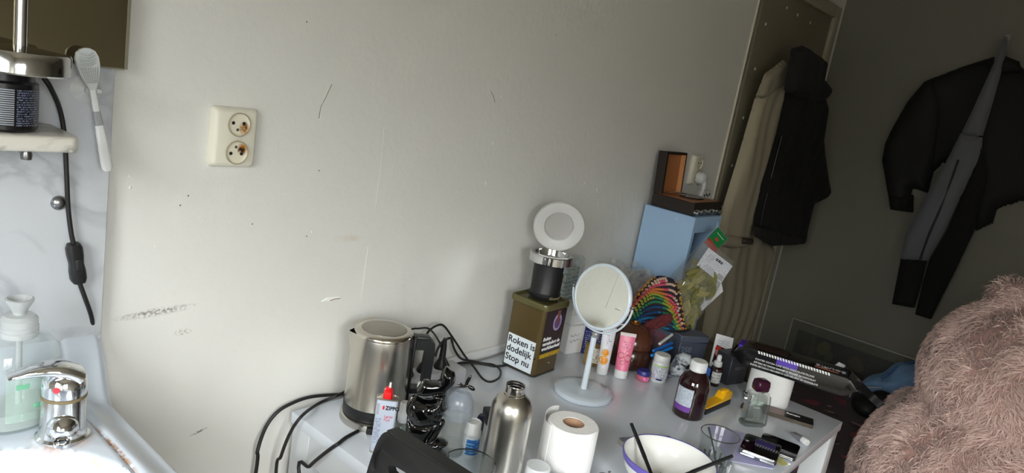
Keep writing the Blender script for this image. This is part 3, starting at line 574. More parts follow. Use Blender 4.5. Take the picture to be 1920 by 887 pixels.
for c_, r_ in (((-.006,0,.0065),(.034,.026,.0065)), ((-.0035,-.0,.097),(.006,.006,.005)), ((-.022,-.019,.098),(.012,.007,.012)), ((-.004,0,.0875),(.0075,.010,.0032)), ((-.0055,0,.0795),(.007,.009,.003)), ((-.012,-.012,.128),(.010,.007,.004)), ((-.003,0,.071),(.006,.009,.006)), ((-.002,-.012,.028),(.012,.006,.005)), ((-.0,-.013,.018),(.012,.006,.005))):
    raw.ell(c_, r_, 16, 10)
b = blob('figure', [], GLAZE, t, .0014, 2, raw)
G().tube([(.020,0,.152), (.032,0,.153), (.040,.002,.156)], .0028, 8, 3).build('stalk', GLAZE, t, 60)
G().ell((.038,0,.166), (.0035,.0025,.012), 10, 8, Euler((0,math.radians(18),0))).build('lobe', GLAZE, t, 60)
G().ell((.046,0,.152), (.008,.003,.004), 10, 8, Euler((0,math.radians(25),0))).build('lobe', GLAZE, t, 60)

t = thing('dome_cap_bottle', 'clear roll-on bottle with frosted dome cap behind the drinking glass', 'bottle', (.970, -.306, D))
G().lathe([(0,.001),(.020,.001),(.024,.005),(.025,.012),(.024,.03),(.026,.05),(.0265,.085)], 32).build('bottle', CLEARPET, t, 60)
FROST = glassy('frosted cap', (.88,.90,.93,1), .04, .25, .24, (.46,.52,.60,1))
G().lathe([(.0278,.078),(.0285,.079),(.0285,.095),(.0275,.0965),(.028,.099),(.026,.113),(.020,.124),(.011,.130),(.0105,.128),(0,.128)], 32).build('cap', FROST, t, 50)
G().lathe([(0,.003),(.021,.004),(.024,.012),(.0225,.022),(0,.022)], 28).build('lotion', glassy('clear lotion', (.9,.92,.93,1), .08, .05, .15, (.8,.83,.85,1)), t, 60)
t = thing('eye_drop_bottle', 'small white bottle with blue label in front of the navy cap', 'bottle', (.994, -.330, D))
G().lathe([(0,0),(.0155,0),(.0165,.002),(.0165,.040),(.0165,.044)], 28).build('bottle', mat('white bottle', rgb(225,230,235), .3), t, 50)
G().lathe([(.0163,.044),(.0172,.045),(.0172,.052),(.0150,.055),(.0150,.070),(.0135,.072),(.0125,.070),(0,.0695)], 28).build('cap', WHITE_PLASTIC, t, 45)
wrap_patch(.0166, math.radians(-170), math.radians(60), .008, .040, .0003, 24).build('label', printed('blue label', rgb(44,108,190), rgb(130,190,225), .006, 'Z', 120, .4, .5), t)
t = thing('navy_cap', 'dark navy flat oval cap lying against the black cube', 'cap', (1.068, -.285, D), -40)
G().loft([[(x*s, y, z) for x, y in rounded(.016, .013, .006)] for s, z in ((.9,0),(1,.004),(1.1,.03),(.9,.041),(.5,.045))]).build('cap', mat('navy plastic', rgb(28,30,62), .35), t, 50)
t = thing('charger_cube', 'small black charger block behind the steel bottle', 'charger', (1.135, -.262, D), -30)
G().rbox(-.0175, .0175, -.02, .02, 0, .027, .002).build('case', BLACK_PLASTIC, t, 40)
for q in (-.007, .007): G().lathe([(0,.026),(.002,.026),(.002,.034),(0,.035)], 10).build('pin', GREY_METAL, t, 50, (q, 0, .0))

# steel flask
t = thing('steel_flask', 'open brushed steel drinking bottle standing left of the toilet roll', 'flask', (.972, -.428, D))
G().lathe([(0,0),(.035,0),(.0375,.003),(.0382,.008),(.0382,.138),(.0365,.155),(.031,.167),(.0235,.174),(.0185,.177)], 56).build('body', STEEL, t, 60)
nk = G().lathe([(.0185,.1745),(.0195,.176),(.0195,.179),(.0175,.1805),(.0170,.190),(.0178,.193),(.0172,.195),(.0160,.194),(.0158,.155),(0,.150)], 40).build('neck', mat('neck steel', rgb(200,196,190), .18, 1), t, 45)
for k in range(2): G().lathe([(.0159,.184+k*.005),(.0150,.1855+k*.005),(.0159,.187+k*.005)], 32).build('thread', GREY_METAL, nk, 50)

# drinking glass in front
CLEARG = glassy('clear glass', (.93,.95,.95,1), .02, .02)
t = thing('drinking_glass', 'thin clear drinking glass in front of the dome cap bottle', 'glass', (.852, -.452, D))
G().lathe([(0,.004),(.030,.004),(.034,.010),(.042,.092),(.0432,.0925),(.0436,.091),(.0355,.008),(.032,0),(0,0)], 48).build('glass', CLEARG, t, 60)
G().lathe([(.0420,.0915),(.0430,.0930),(.0438,.0915),(.0430,.0900),(.0420,.0915)], 48).build('rim', glassy('rim glass', (.35,.34,.34,1), .12, .05), t, 60)

# black folding chair pulled up at the near left corner of the desk
t = thing('folding_chair', 'black plastic folding chair with a hand slot in its backrest', 'chair', (.70, -.60, 0))
oz = [(-.372,.80), (-.380,.838), (-.391,.880), (-.402,.905), (-.414,.9155), (-.430,.918), (-.60,.922), (-.77,.918), (-.786,.9155), (-.798,.905), (-.809,.880), (-.820,.838), (-.828,.80), (-.83,.72), (-.81,.69), (-.60,.685), (-.39,.69), (-.37,.72)]
# panel with a slot: outer loop bridged to the slot loop
def ring_panel(x0, x1):
    g = G(); A = [(u+.60, v) for u, v in oz]; n = len(A)
    c = (0, .854)
    def inner(u, v):   # the slot point on the ray from the slot centre
        dx, dz = u-c[0], v-c[1]; k = 1/((abs(dx)/.182)**4 + (abs(dz)/.014)**4)**.25; return (c[0]+dx*k, c[1]+dz*k)
    A2 = []
    A2 = [tuple(q) for q in crom([Vector(p) for p in A+A[:1]], 6)][:-1]
    I2 = [inner(*p) for p in A2]; n = len(A2); tl = lambda v: (v-.9)*-.04
    mid = [((a[0]*.93+i_[0]*.07), (a[1]*.93+i_[1]*.07)) for a, i_ in zip(A2, I2)]
    loops = [[(x0+tl(p[1]), *p) for p in A2], [(x0-.004+tl(p[1]), *p) for p in [(a[0]*.98+m_[0]*.02, a[1]*.98+m_[1]*.02) for a, m_ in zip(A2, mid)]], [(x0-.003+tl(p[1]), *p) for p in mid], [(x0+.003+tl(p[1]), *p) for p in [(a[0]*.96+i_[0]*.04, a[1]*.96+i_[1]*.04) for a, i_ in zip(mid, I2)]],
             [(x0+.003+tl(p[1]), *p) for p in I2], [(x1+tl(p[1]), *p) for p in I2], [(x1+tl(p[1]), *p) for p in A2], [(x0+tl(p[1]), *p) for p in A2]]
    return g.loft(loops, cap=False)
ring_panel(-.004, .014).build('backrest', BLACK_PLASTIC, t, 62)
for y in (-.19, .19):
    G().tube([(.006,y,.70), (-.01,y,.50), (-.06,y,.30), (-.40,y,.0)], .011, 10, 4).build('front_leg', BLACK_PLASTIC, t, 60)
    G().tube([(-.36,y*.92,.44), (-.12,y*.92,.3), (.02,y*.92,.0)], .010, 10, 4).build('rear_leg', BLACK_PLASTIC, t, 60)
G().rbox(-.42, -.03, -.19, .19, .43, .455, .01).build('seat', BLACK_PLASTIC, t, 40)

# ------------------------------------------------------------------ tobacco tin and the canister on it
t = thing('tobacco_tin', 'tall brown tobacco tin with white health warning below the black canister', 'tin', (1.450, -.104, D), 3); t.scale = (1.06, 1.06, 1.06)
BRN = mat('brown tin', rgb(92,76,44), .32, .25); OLV = mat('olive lid', rgb(98,92,58), .25, .2)
def rr(s, z): return [(x*s, y*s, z) for x, y in rounded(.096, .100, .012)]
G().loft([rr(.985,.003), rr(1,.006), rr(1.02,.172)]).build('body', BRN, t, 50)
G().loft([rr(1.0,0), rr(1.015,.001), rr(1.01,.006), rr(.99,.006)]).build('base_rim', mat('dark base', rgb(52,48,36), .4), t, 50)
G().loft([rr(1.03,.166), rr(1.09,.168), rr(1.1,.178), rr(1.08,.182), rr(1.0,.183), rr(.97,.178), rr(.9,.178)]).build('lid', OLV, t, 40)
w_ = G().box(-.0495, -.0488, -.041, .041, .007, .086).build('warning_label', mat('label white', rgb(228,236,242), .4), t)
text('Roken is\ndodelijk -\nStop nu', .0232, .012, 0, 'LEFT', .98).xf(LEFTF(-.0497, .0395, .065)).build('lettering', INK, w_)
p_ = G().box(-.040, .043, -.0518, -.0510, .058, .165).build('picture_label', mat('picture black', rgb(30,24,28), .35), t)
G().lathe([(0,.0004),(.017,.0004),(.017,0)], 28, sx=1, sy=1.25).xf(FRONT(.010,-.0518,.133)).build('plate_picture', mat('plate lilac', rgb(170,150,200), .4), p_)
G().lathe([(0,.0008),(.012,.0008),(.012,0)], 28, sx=1, sy=1.2).xf(FRONT(.010,-.0518,.132)).build('plate_picture', mat('plate plum', rgb(96,72,110), .4), p_)
G().loft([[(x, -.0518, z) for x, z in ((.004,.135),(.014,.135),(.018,.163),(.006,.163))], [(x, -.0528, z) for x, z in ((.004,.135),(.014,.135),(.018,.163),(.006,.163))]]).build('hand_picture', mat('hand tone', rgb(120,74,62), .5), p_)
text('Roken\nvermindert de\nvruchtbaarheid', .0125, .022, .15, 'LEFT', .98).xf(FRONT(-.038,-.0521,.092)).build('lettering', WHITE_INK, p_)
G().box(-.040, .043, -.0520, -.0512, .048, .058).build('quit_line', printed('yellow strip', rgb(232,190,28), rgb(30,26,12), .0045, 'Z', 420, .4, .42), t)
text('shag', .005, 0, 0, 'CENTER').xf(FRONT(.006,-.0517,.028)).build('lettering', mat('pale print', rgb(170,160,130), .5), t)

t = thing('canister', 'matt black canister with chrome collar standing on the tobacco tin', 'canister', (1.458, -.106, D+.1945), -75); t.scale = (1.08, 1.08, 1.0)
G().lathe([(0,0),(.0365,0),(.038,.002),(.038,.012),(.0368,.013),(.0355,.016),(.0375,.095)], 44).build('body', mat('matt black', rgb(20,20,23), .45), t, 45)
G().lathe([(.037,.090),(.049,.091),(.051,.093),(.051,.112),(.049,.114),(.040,.114),(.040,.106),(0,.106)], 52).build('collar', CHROME, t, 40)
on_cyl(text('Gourmel', .0095, .01, .35, 'CENTER'), .0383, math.radians(-25), .0035).build('lettering', mat('gold ink', rgb(196,180,130), .3, .6), t)
wrap_patch(.0372, math.radians(-2), math.radians(16), .070, .090).build('sticker', mat('pale blue sticker', rgb(190,212,222), .5), t)
t = thing('frosted_lid', 'round frosted plastic lid propped upright on the chrome canister', 'lid', (1.490, -.088, D+.1945+.1146), rot=(math.radians(9), 0, math.radians(-48))); t.scale = (1.14, 1.14, 1.14)
FL = glassy('frosted lid plastic', (.9,.9,.9,1), .05, .3, .6, (.80,.80,.79,1))
FC = glassy('frosted lid centre', (.9,.9,.9,1), .03, .35, .55, (.60,.58,.56,1))
M_ = Matrix.Translation((0,0,.0575)) @ Matrix.Rotation(PI/2, 4, 'X')
G().lathe([(.031,-.012),(.0325,-.012),(.034,-.001),(.052,.004),(.056,.004),(.0575,.002),(.0575,-.006),(.056,-.006),(.0555,.001),(.052,.002),(.033,-.003),(.031,-.012)], 48).xf(M_).build('flange', FL, t, 50)
G().lathe([(.0325,-.012),(.031,-.0135),(0,-.0135),(0,-.0115),(.031,-.0115)], 40).xf(M_).build('inner_cup', FC, t, 50)

# ------------------------------------------------------------------ things at the wall behind the round mirror
t = thing('cotton_bag', 'clear zip bag with teal print standing behind the black canister', 'plastic bag', (1.655, -.048, D), 6)
g = puff([(-.045,.12),(-.052,.2),(-.046,.262),(.0,.268),(.062,.262),(.056,.19),(.05,.12),(.045,.002),(-.04,.002)], .008, .022, lambda u, v: .004*np.sin(90*u+40*v), .03, .002, lambda u, v, h: (u, .012-h, v))
g.build('film', glassy('bag film', (.93,.95,.95,1), .10, .12, .28, (.72,.80,.80,1)), t, 50)
G().rbox(-.034, .034, -.004, .010, .004, .235, .004).build('pads', printed('teal print', rgb(190,206,206), rgb(110,160,166), .012, 'Z', 60, .7, .44), t, 40)
HAND = mat('pen ink', rgb(70,70,76), .6)
t = thing('perfume_carton', 'white carton with handwritten script standing behind the mirror pole', 'box', (1.652, -.085, D), -12)
G().rbox(-.030, .030, -.021, .021, 0, .083, .001, 1).build('carton', CARD, t, 40)
for k, z in enumerate((.052, .036)):
    G().tube([(-.022+.0042*i+.0012*math.sin(i*2.1), -.0214, z+.0035*math.sin(i*1.9+k)+.0006*i) for i in range(9)], .0005, 5, 4).build('handwriting', HAND, t)
t = thing('plain_carton', 'plain white carton stacked on the carton with script', 'box', (1.654, -.081, D+.0835), -9)
G().rbox(-.027, .027, -.019, .019, 0, .062, .001, 1).build('carton', CARD, t, 40)
G().box(-.0268, .0268, -.0194, -.0188, .030, .031).build('lid_seam', mat('seam', rgb(170,170,170), .7), t)
t = thing('cream_jar', 'dark blue cream tin behind the amber oil bottle', 'cosmetics', (1.705, -.135, D), -51)
G().loft([[(x, y, z) for x, y in rounded(.075, .03, .012)] for z in (0, .004, .096, .10)]).build('body', mat('cobalt plastic', rgb(24,32,92), .3), t, 50)
G().loft([[(x*s, y*s, z) for x, y in rounded(.06, .026, .012)] for s, z in ((1,.10),(1,.118),(.9,.121))]).build('cap', mat('cobalt plastic', rgb(24,32,92), .3), t, 50)
G().box(-.034, .03, -.0156, -.0150, .02, .07).build('label', printed('cobalt print', rgb(28,38,104), rgb(170,180,220), .006, 'Z', 260, .4, .55), t)
t = thing('oil_bottle', 'small bottle of amber oil behind the mirror pole', 'bottle', (1.628, -.178, D), -51)
G().lathe([(0,0),(.019,0),(.0205,.002),(.0205,.064),(.018,.071),(.011,.075),(.010,.078)], 30, sx=1.08, sy=.85).build('bottle', glassy('oil bottle glass', (.97,.95,.9,1), .04, .03), t, 60)
G().lathe([(0,.003),(.0185,.003),(.0190,.006),(.0190,.058),(0,.058)], 30, sx=1.08, sy=.85).build('oil', glassy('amber oil', (.92,.74,.32,1), .02, .05, .25, (.80,.60,.22,1)), t, 60)
G().lathe([(.0105,.075),(.0112,.076),(.0112,.092),(.010,.094),(0,.094)], 24).build('cap', glassy('clear cap', (.85,.84,.8,1), .06, .1, .4, (.75,.74,.7,1)), t, 50)
G().box(-.002, .019, -.0184, -.0178, .012, .054).build('label', printed('oil print', rgb(226,220,200), rgb(90,84,70), .005, 'Z', 260, .5, .5), t)

# round stand mirror
t = thing('stand_mirror', 'pale blue-white round mirror on a pole stand', 'mirror', (1.447, -.282, D))
PB = mat('pale blue plastic', rgb(212,222,232), .22)
G().lathe([(0,0),(.068,0),(.071,.002),(.072,.012),(.069,.0145),(.050,.0155),(0,.016)], 64).build('base', PB, t, 50)
G().lathe([(.0085,.015),(.0075,.03),(.0072,.150),(0,.150)], 20).build('pole', PB, t, 50)
az, el = math.radians(178.5), math.radians(8.5)
M_ = Matrix.Translation((0.0, 0, .252)) @ Matrix.Rotation(az, 4, 'Z') @ Matrix.Rotation(PI/2-el, 4, 'Y')      # local +z = mirror normal
G().lathe([(.0725,.0045),(.074,.0062),(.078,.0055),(.0805,.003),(.0805,-.003),(.078,-.0055),(.074,-.0062),(.0725,-.0045),(.0725,.0045)], 72).xf(M_).build('mirror_rim', PB, t, 50)
GLM = mat('mirror silver', rgb(236,238,232), .015, 1)
G().lathe([(0,.0046),(.0728,.0046),(.0728,-.0046),(0,-.0046)], 72).xf(M_).build('mirror_glass', GLM, t, 40)
M2 = Matrix.Translation((0.0, 0, .252)) @ Matrix.Rotation(az, 4, 'Z') @ Matrix.Rotation(PI/2, 4, 'Y')
hoop = [(.0868*math.cos(a), .0868*math.sin(a), 0) for a in [math.radians(-92+184*i/40) for i in range(41)]]
G().tube(hoop, .0026, 8).xf(M2).build('yoke', PB, t, 60)
for s_ in (-1, 1): G().lathe([(0,-.003),(.003,-.003),(.003,.009),(0,.0095)], 12).xf(M2 @ Matrix.Translation((0, s_*.081, 0)) @ Matrix.Rotation(-s_*PI/2, 4, 'X')).build('pivot_screw', GREY_METAL, t, 50)

# tubes
def tube_of_cream(name, label, loc, rz, lean, w, h, capz, mats):
    t = thing(name, label, 'tube', loc, rot=(math.radians(lean), 0, math.radians(rz)))
    G().lathe([(0,0),(w*.40,0),(w*.42,.001),(w*.42,capz),(0,capz)], 28).build('cap', WHITE_PLASTIC, t, 50)
    n = 28; rings = []
    for q in [i/10 for i in range(11)]:
        z = capz+(h-.008-capz)*q; a = w*(.43+.07*q); b_ = w*.43*(1-q)+.0016
        rings.append([(a*math.cos(2*PI*i/n), b_*math.sin(2*PI*i/n), z) for i in range(n)])
    body = G().loft(rings).build('body', mats[0], t, 60)
    G().box(-w*.5, w*.5, -.0016, .0016, h-.0085, h).build('crimp', mats[1], t)
    return t, body
def tube_y(w, h, capz, x, z):
    q = (z-capz)/(h-.008-capz); a = w*(.43+.07*q); b_ = w*.43*(1-q)+.0016; return -b_*math.sqrt(max(.05, 1-(x/a)**2))
ORG = mat('tube lilac white', rgb(222,222,230), .3); 
t, body = tube_of_cream('hand_cream_tube', 'white hand cream tube with orange slices on it', (1.606, -.232, D), -47, -4, .036, .128, .020, (ORG, ORG))
for (x, z, r) in ((-.004,.040,.0115), (-.002,.060,.010)):
    g = G().lathe([(0,.0012),(r*.9,.0010),(r,0)], 24)
    g = g.xf(FRONT(x, 0, z)).warp(lambda X, Y, Z: (X, tube_y(.036,.128,.02,X,Z)+Y-.0002, Z)); sl = g.build('orange_print', mat('orange print', rgb(236,150,30), .4), body, 50)
    g = G().lathe([(r*.72,.0016),(r*.8,.0017),(r*.86,.0014)], 24).xf(FRONT(x, 0, z)).warp(lambda X, Y, Z: (X, tube_y(.036,.128,.02,X,Z)+Y-.0002, Z)).build('peel_print', mat('pale orange', rgb(250,214,140), .4), body, 50)
g = G().box(-.004, .010, -.0004, .0002, .078, .108); g = g.warp(lambda X, Y, Z: (X, tube_y(.036,.128,.02,X,Z)+Y, Z)).build('print', printed('tube print', rgb(222,222,230), rgb(130,130,150), .005, 'Z', 260, .4, .5), body)
PNK = mat('pink tube', rgb(226,120,150), .3)
t, body = tube_of_cream('rose_cream_tube', 'pink hand cream tube printed with roses', (1.636, -.272, D), -50, -4, .042, .122, .022, (PNK, mat('crimp white', rgb(232,222,222), .4)))
wy = lambda X, Y, Z: (X, tube_y(.042,.122,.022,X,Z)+Y-.0002, Z)
for (x, z, r) in ((-.010,.062,.0085), (.008,.056,.0095), (-.004,.044,.006), (.004,.070,.005)):
    rose = G().lathe([(0,.0008),(r*.9,.0007),(r,0)], 20).xf(FRONT(x,0,z)).warp(wy).build('rose_print', mat('rose dark', rgb(206,84,112), .45), body, 50)
    sp = [(x+r*.75*(1-i/26)*math.cos(i*.75), -.0009, z+r*.75*(1-i/26)*math.sin(i*.75)) for i in range(24)]
    G().tube([wy(*p) for p in sp], .0007, 5).build('petal_print', mat('rose light', rgb(244,182,196), .45), body, 60)
G().lathe([(0,.0006),(.0125,.0005),(.0135,0)], 28, sx=1, sy=.8).xf(FRONT(0,0,.089)).warp(wy).build('name_panel', printed('pink panel', rgb(238,150,176), rgb(200,70,110), .006, 'Z', 300, .4, .52), body, 50)

# ------------------------------------------------------------------ toilet rolls
TISSUE = mat('tissue paper', rgb(244,243,242), .85, bump=.5, bscale=160)
KRAFT = mat('cardboard core', rgb(176,140,110), .8)
def roll(label, loc, R, h, flap):
    t = thing('toilet_roll', label, 'toilet roll', loc, group='toilet rolls')
    G().lathe([(.021,.001),(R-.002,0),(R,.003),(R*1.005,h*.5),(R,h-.004),(R-.003,h),(.0215,h),(.021,h-.001)], 56).build('paper', TISSUE, t, 50)
    G().lathe([(.0212,.0005),(.0212,h-.0015),(.0200,h-.0015),(.0200,.0005),(.0212,.0005)], 32).build('core', KRAFT, t, 50)
    if flap:
        a = [math.radians(x) for x in range(60, 161, 5)]; o = []
        for i, q in enumerate(a):
            k = i/(len(a)-1); rr_ = R+.001+.022*(1-k)**1.6; o.append((rr_*math.cos(q), rr_*math.sin(q)))
        i_ = [((math.hypot(x,y)-.0008)/math.hypot(x,y)*x, (math.hypot(x,y)-.0008)/math.hypot(x,y)*y) for x, y in o]
        g = G(); n = len(o)
        top = [h-.001+.003*math.sin(7*k/n) for k in range(n)]
        v = [(x,y,.002) for x,y in o]+[(x,y,top[k]) for k,(x,y) in enumerate(o)]+[(x,y,.002) for x,y in i_]+[(x,y,top[k]) for k,(x,y) in enumerate(i_)]
        f = []
        for k in range(n-1): f += [(k,k+1,n+k+1,n+k),(2*n+k+1,2*n+k,3*n+k,3*n+k+1),(n+k,n+k+1,3*n+k+1,3*n+k),(k+1,k,2*n+k,2*n+k+1)]
        f += [(0,n,3*n,2*n),(n-1,2*n+n-1,3*n+n-1,n+n-1)]
        G().add(v, f).build('loose_sheet', TISSUE, t, 60)
    return t
roll('unrolling white toilet roll between steel flask and enamel bowl', (1.118, -.472, D), .050, .101, True)
roll('white toilet roll carrying the black cake packet', (1.898, -.574, D), .056, .098, False)

# ------------------------------------------------------------------ cake packet
t = thing('cake_packet', 'long black cake packet with white lettering lying on the toilet roll', 'cake packet', (1.874, -.628, D+.0985), rot=(math.radians(-2.5), 0, math.radians(-77)))
FOIL = mat('black foil', rgb(12,11,14), .16, coat=.3); VIO = mat('violet foil', rgb(82,54,170), .3)
def crimpled(x0, x1, w, h):
    rings = []
    for x, s, e in ((x0,.10,1.0),(x0+.006,.12,1.0),(x0+.022,.8,.98),(x0+.032,1,1),(x1-.032,1,1),(x1-.022,.8,.98),(x1-.006,.12,1.0),(x1,.10,1.0)):
        rings.append([(x+.002*math.sin(9*b), a*e, h/2+b*s) for a, b in rounded(w, h, .005)])
    return G().loft(rings)
crimpled(-.155, .155, .088, .052).build('wrapper', FOIL, t, 35)
fr = FRONT
pz = G().box(-.042, .010, -.0449, -.0442, .030, .0485).build('violet_panel', VIO, t)
g = G()
for k in range(26):
    x = -.088+k*.0068; g.add(*(lambda b_: (b_.v, b_.f))(G().box(x, x+.0038, -.0452, -.0443, .0425, .0492).warp(lambda X, Y, Z: (X+(Z-.0425)*-.45, Y, Z))))
g.build('dash_border', WHITE_INK, t)
text('COATED COCOA CAKE WITH CHOCOLATE FILLING', .0061, .006, 0, 'CENTER').xf(fr(-.020,-.0446,.0255)).build('lettering', WHITE_INK, t)
text('GÂTEAU AU CACAO ENROBÉ ET FOURRÉ AU CHOCOLAT', .0058, .006, 0, 'CENTER').xf(fr(-.018,-.0446,.0168)).build('lettering', WHITE_INK, t)
text('PASTEL DE CACAO RECUBIERTO CON RELLENO DE CHOCOLATE', .0056, .006, 0, 'CENTER').xf(fr(-.018,-.0446,.0082)).build('lettering', WHITE_INK, t)
text('Soufflé', .027, .01, 0, 'LEFT').xf(Matrix.Translation((.120, -.002, .0521)) @ Matrix.Rotation(PI, 4, 'Z')).build('brand_lettering', mat('silver ink', rgb(190,190,196), .35, .4), t)
G().loft([[(x, y, z) for x, y in rounded(.058, .012, .004, 5, .075, -.030)] for z in (.0518, .0523)]).build('orange_ribbon', mat('copper foil', rgb(176,96,60), .35, .3), t)
G().box(-.11, -.02, -.03, .03, .0517, .0521).build('cake_picture', mat('cake print', rgb(58,40,30), .35, var=.6, vscale=40), t)
G().loft([[(x, y, z) for x, y in rounded(.03, .06, .006, 5, -.128, -.002)] for z in (.040, .0485)]).build('violet_corner', VIO, t, 40)

# ------------------------------------------------------------------ enamel bowl, cutlery, tumbler
t = thing('enamel_bowl', 'white enamel bowl with violet rim at the front edge of the desk', 'bowl', (1.222, -.632, D))
BW = mat('white enamel', rgb(240,240,236), .12)
stain(BW, (-.03, .0, .03), (.05, .03, .03), rgb(226,222,200), (0,0,.4), 60, .35, .2, 1.2)
G().lathe([(0,.004),(.040,.004),(.062,.018),(.080,.048),(.086,.071),(.0885,.072),(.0825,.046),(.064,.015),(.045,0),(0,0)], 64).build('bowl', BW, t, 60)
G().lathe([(.0876,.0738),(.0890,.0736),(.0902,.0722),(.0890,.0660),(.0872,.0600),(.0858,.0600)], 64).build('rim', mat('violet enamel', rgb(104,92,178), .2), t, 60)
for x, y, z, r, c in ((.03,.0,.0125,.002,(206,70,100)), (.035,.025,.0155,.0012,(60,40,70)), (-.01,.045,.0150,.001,(50,40,40))):
    G().ell((x,y,z), (r,r,r*.8), 8, 6).build('crumb', mat('crumb %d' % c[0], rgb(*c), .6), t, 60)
BLK = mat('black cutlery', rgb(34,35,38), .35, .3)
def cutlery(name, label, a, b_, wd):
    A = Vector(a); B = Vector(b_); d = (B-A); L_ = d.length; d.normalize(); s = d.cross(Vector((0,0,1))).normalized(); u = s.cross(d)
    t = thing(name, label, 'cutlery', a)
    def bar(q0, q1, w0, w1, th):
        rings = []
        for i in range(7):
            q = q0+(q1-q0)*i/6; w2 = w0+(w1-w0)*i/6; p = d*L_*q
            rings.append([tuple(p + s*w2*math.cos(2*PI*k/10) + u*th*math.sin(2*PI*k/10)) for k in range(10)])
        return G().loft(rings)
    bar(0, .52, wd*.75, wd, .0032).build('handle', BLK, t, 60); bar(.5, 1, wd*.95, wd*.6, .0026).build('blade', BLK, t, 60); return t
cutlery('table_knife', 'black knife resting across the back of the enamel bowl', (1.248,-.526,.828), (1.175,-.645,.766), .0048)
cutlery('butter_knife', 'black knife sticking out of the bowl towards the tumbler', (1.305,-.718,.834), (1.165,-.637,.772), .0046)
t = thing('tumbler', 'cut glass tumbler with a spoon in it beside the bowl', 'glass', (1.372, -.662, D))
G().lathe([(0,.010),(.026,.010),(.028,.014),(.0375,.094),(.0385,.0955),(.0395,.094),(.0335,.030),(.031,.004),(.028,0),(0,0)], 48).build('glass', CLEARG, t, 60)
G().lathe([(.0372,.0945),(.0385,.0962),(.0398,.0945),(.0385,.0930),(.0372,.0945)], 48).build('rim', glassy('tumbler rim', (.55,.56,.57,1), .18, .05), t, 60)
for k in range(18):
    a = 2*PI*k/18
    G().loft([[((.0305+.0022*q)*math.cos(a+da), (.0305+.0022*q)*math.sin(a+da), .006+.034*q) for da in (-.07,.07)] + [((.0338+.0020*q)*math.cos(a+da), (.0338+.0020*q)*math.sin(a+da), .006+.034*q) for da in (.03,-.03)] for q in (0,.5,1)]).build('facet', glassy('cut glass', (.72,.74,.75,1), .22, .03), t)
t = thing('teaspoon', 'grey steel teaspoon standing in the tumbler', 'spoon', (1.372, -.662, D))
G().tube([(.012,-.006,.018), (-.010,.006,.07), (-.026,.017,.108)], lambda q: .0016+.0012*abs(q-.5), 8, 5).build('handle', GREY_METAL, t, 60)
G().ell((.0125,-.0075,.020), (.009,.006,.012), 14, 8, Euler((.3,.4,0))).build('spoon_bowl', GREY_METAL, t, 60)
t = thing('flat_gadget', 'flat black gadget lying behind the enamel bowl', 'gadget', (1.398, -.522, D), -38)
G().rbox(-.036, .036, -.016, .016, 0, .010, .004).build('case', BLACK_PLASTIC, t, 40); G().box(-.02, .02, -.0162, -.0155, .003, .007).build('slot', GREY_METAL, t)
t = thing('match_box', 'small grey and blue matchbox behind the enamel bowl', 'box', (1.322, -.494, D), -25)
G().rbox(-.020, .020, -.013, .013, .0008, .0125, .001, 1).build('drawer', mat('kraft grey', rgb(150,146,138), .7), t); G().box(-.018, .018, -.0135, .0135, 0, .0135).build('sleeve', mat('matchbox blue', rgb(120,124,140), .6), t)
t = thing('cream_pot', 'white round pot with smooth lid left of the toilet roll', 'pot', (1.025, -.472, D))
G().lathe([(0,0),(.021,0),(.0225,.002),(.0225,.018)], 32).build('pot', WHITE_PLASTIC, t, 50); G().lathe([(.0232,.016),(.0235,.018),(.0235,.037),(.0215,.040),(0,.041)], 36).build('lid', mat('lid white', rgb(232,236,240), .3), t, 50)
t = thing('lip_balm', 'small black and steel round tin in front of the toilet roll', 'tin', (1.052, -.512, D))
G().lathe([(0,0),(.0145,0),(.015,.001),(.015,.020)], 28).build('cup', BLACK_PLASTIC, t, 50); G().lathe([(.0148,.018),(.0150,.024),(.0135,.026),(0,.026)], 28).build('lid', GREY_METAL, t, 50)
t = thing('bottle_cap', 'steel screw cap lying at the front edge between roll and bowl', 'cap', (1.142, -.548, D))
G().lathe([(0,0),(.0145,0),(.015,.001),(.015,.015),(.0135,.017),(0,.0172)], 28).build('cap', STEEL, t, 50); G().tube([(.012,0,.012),(.02,0,.02),(.012,.0,.022)], .0015, 6, 3).build('loop', GREY_METAL, t, 60)

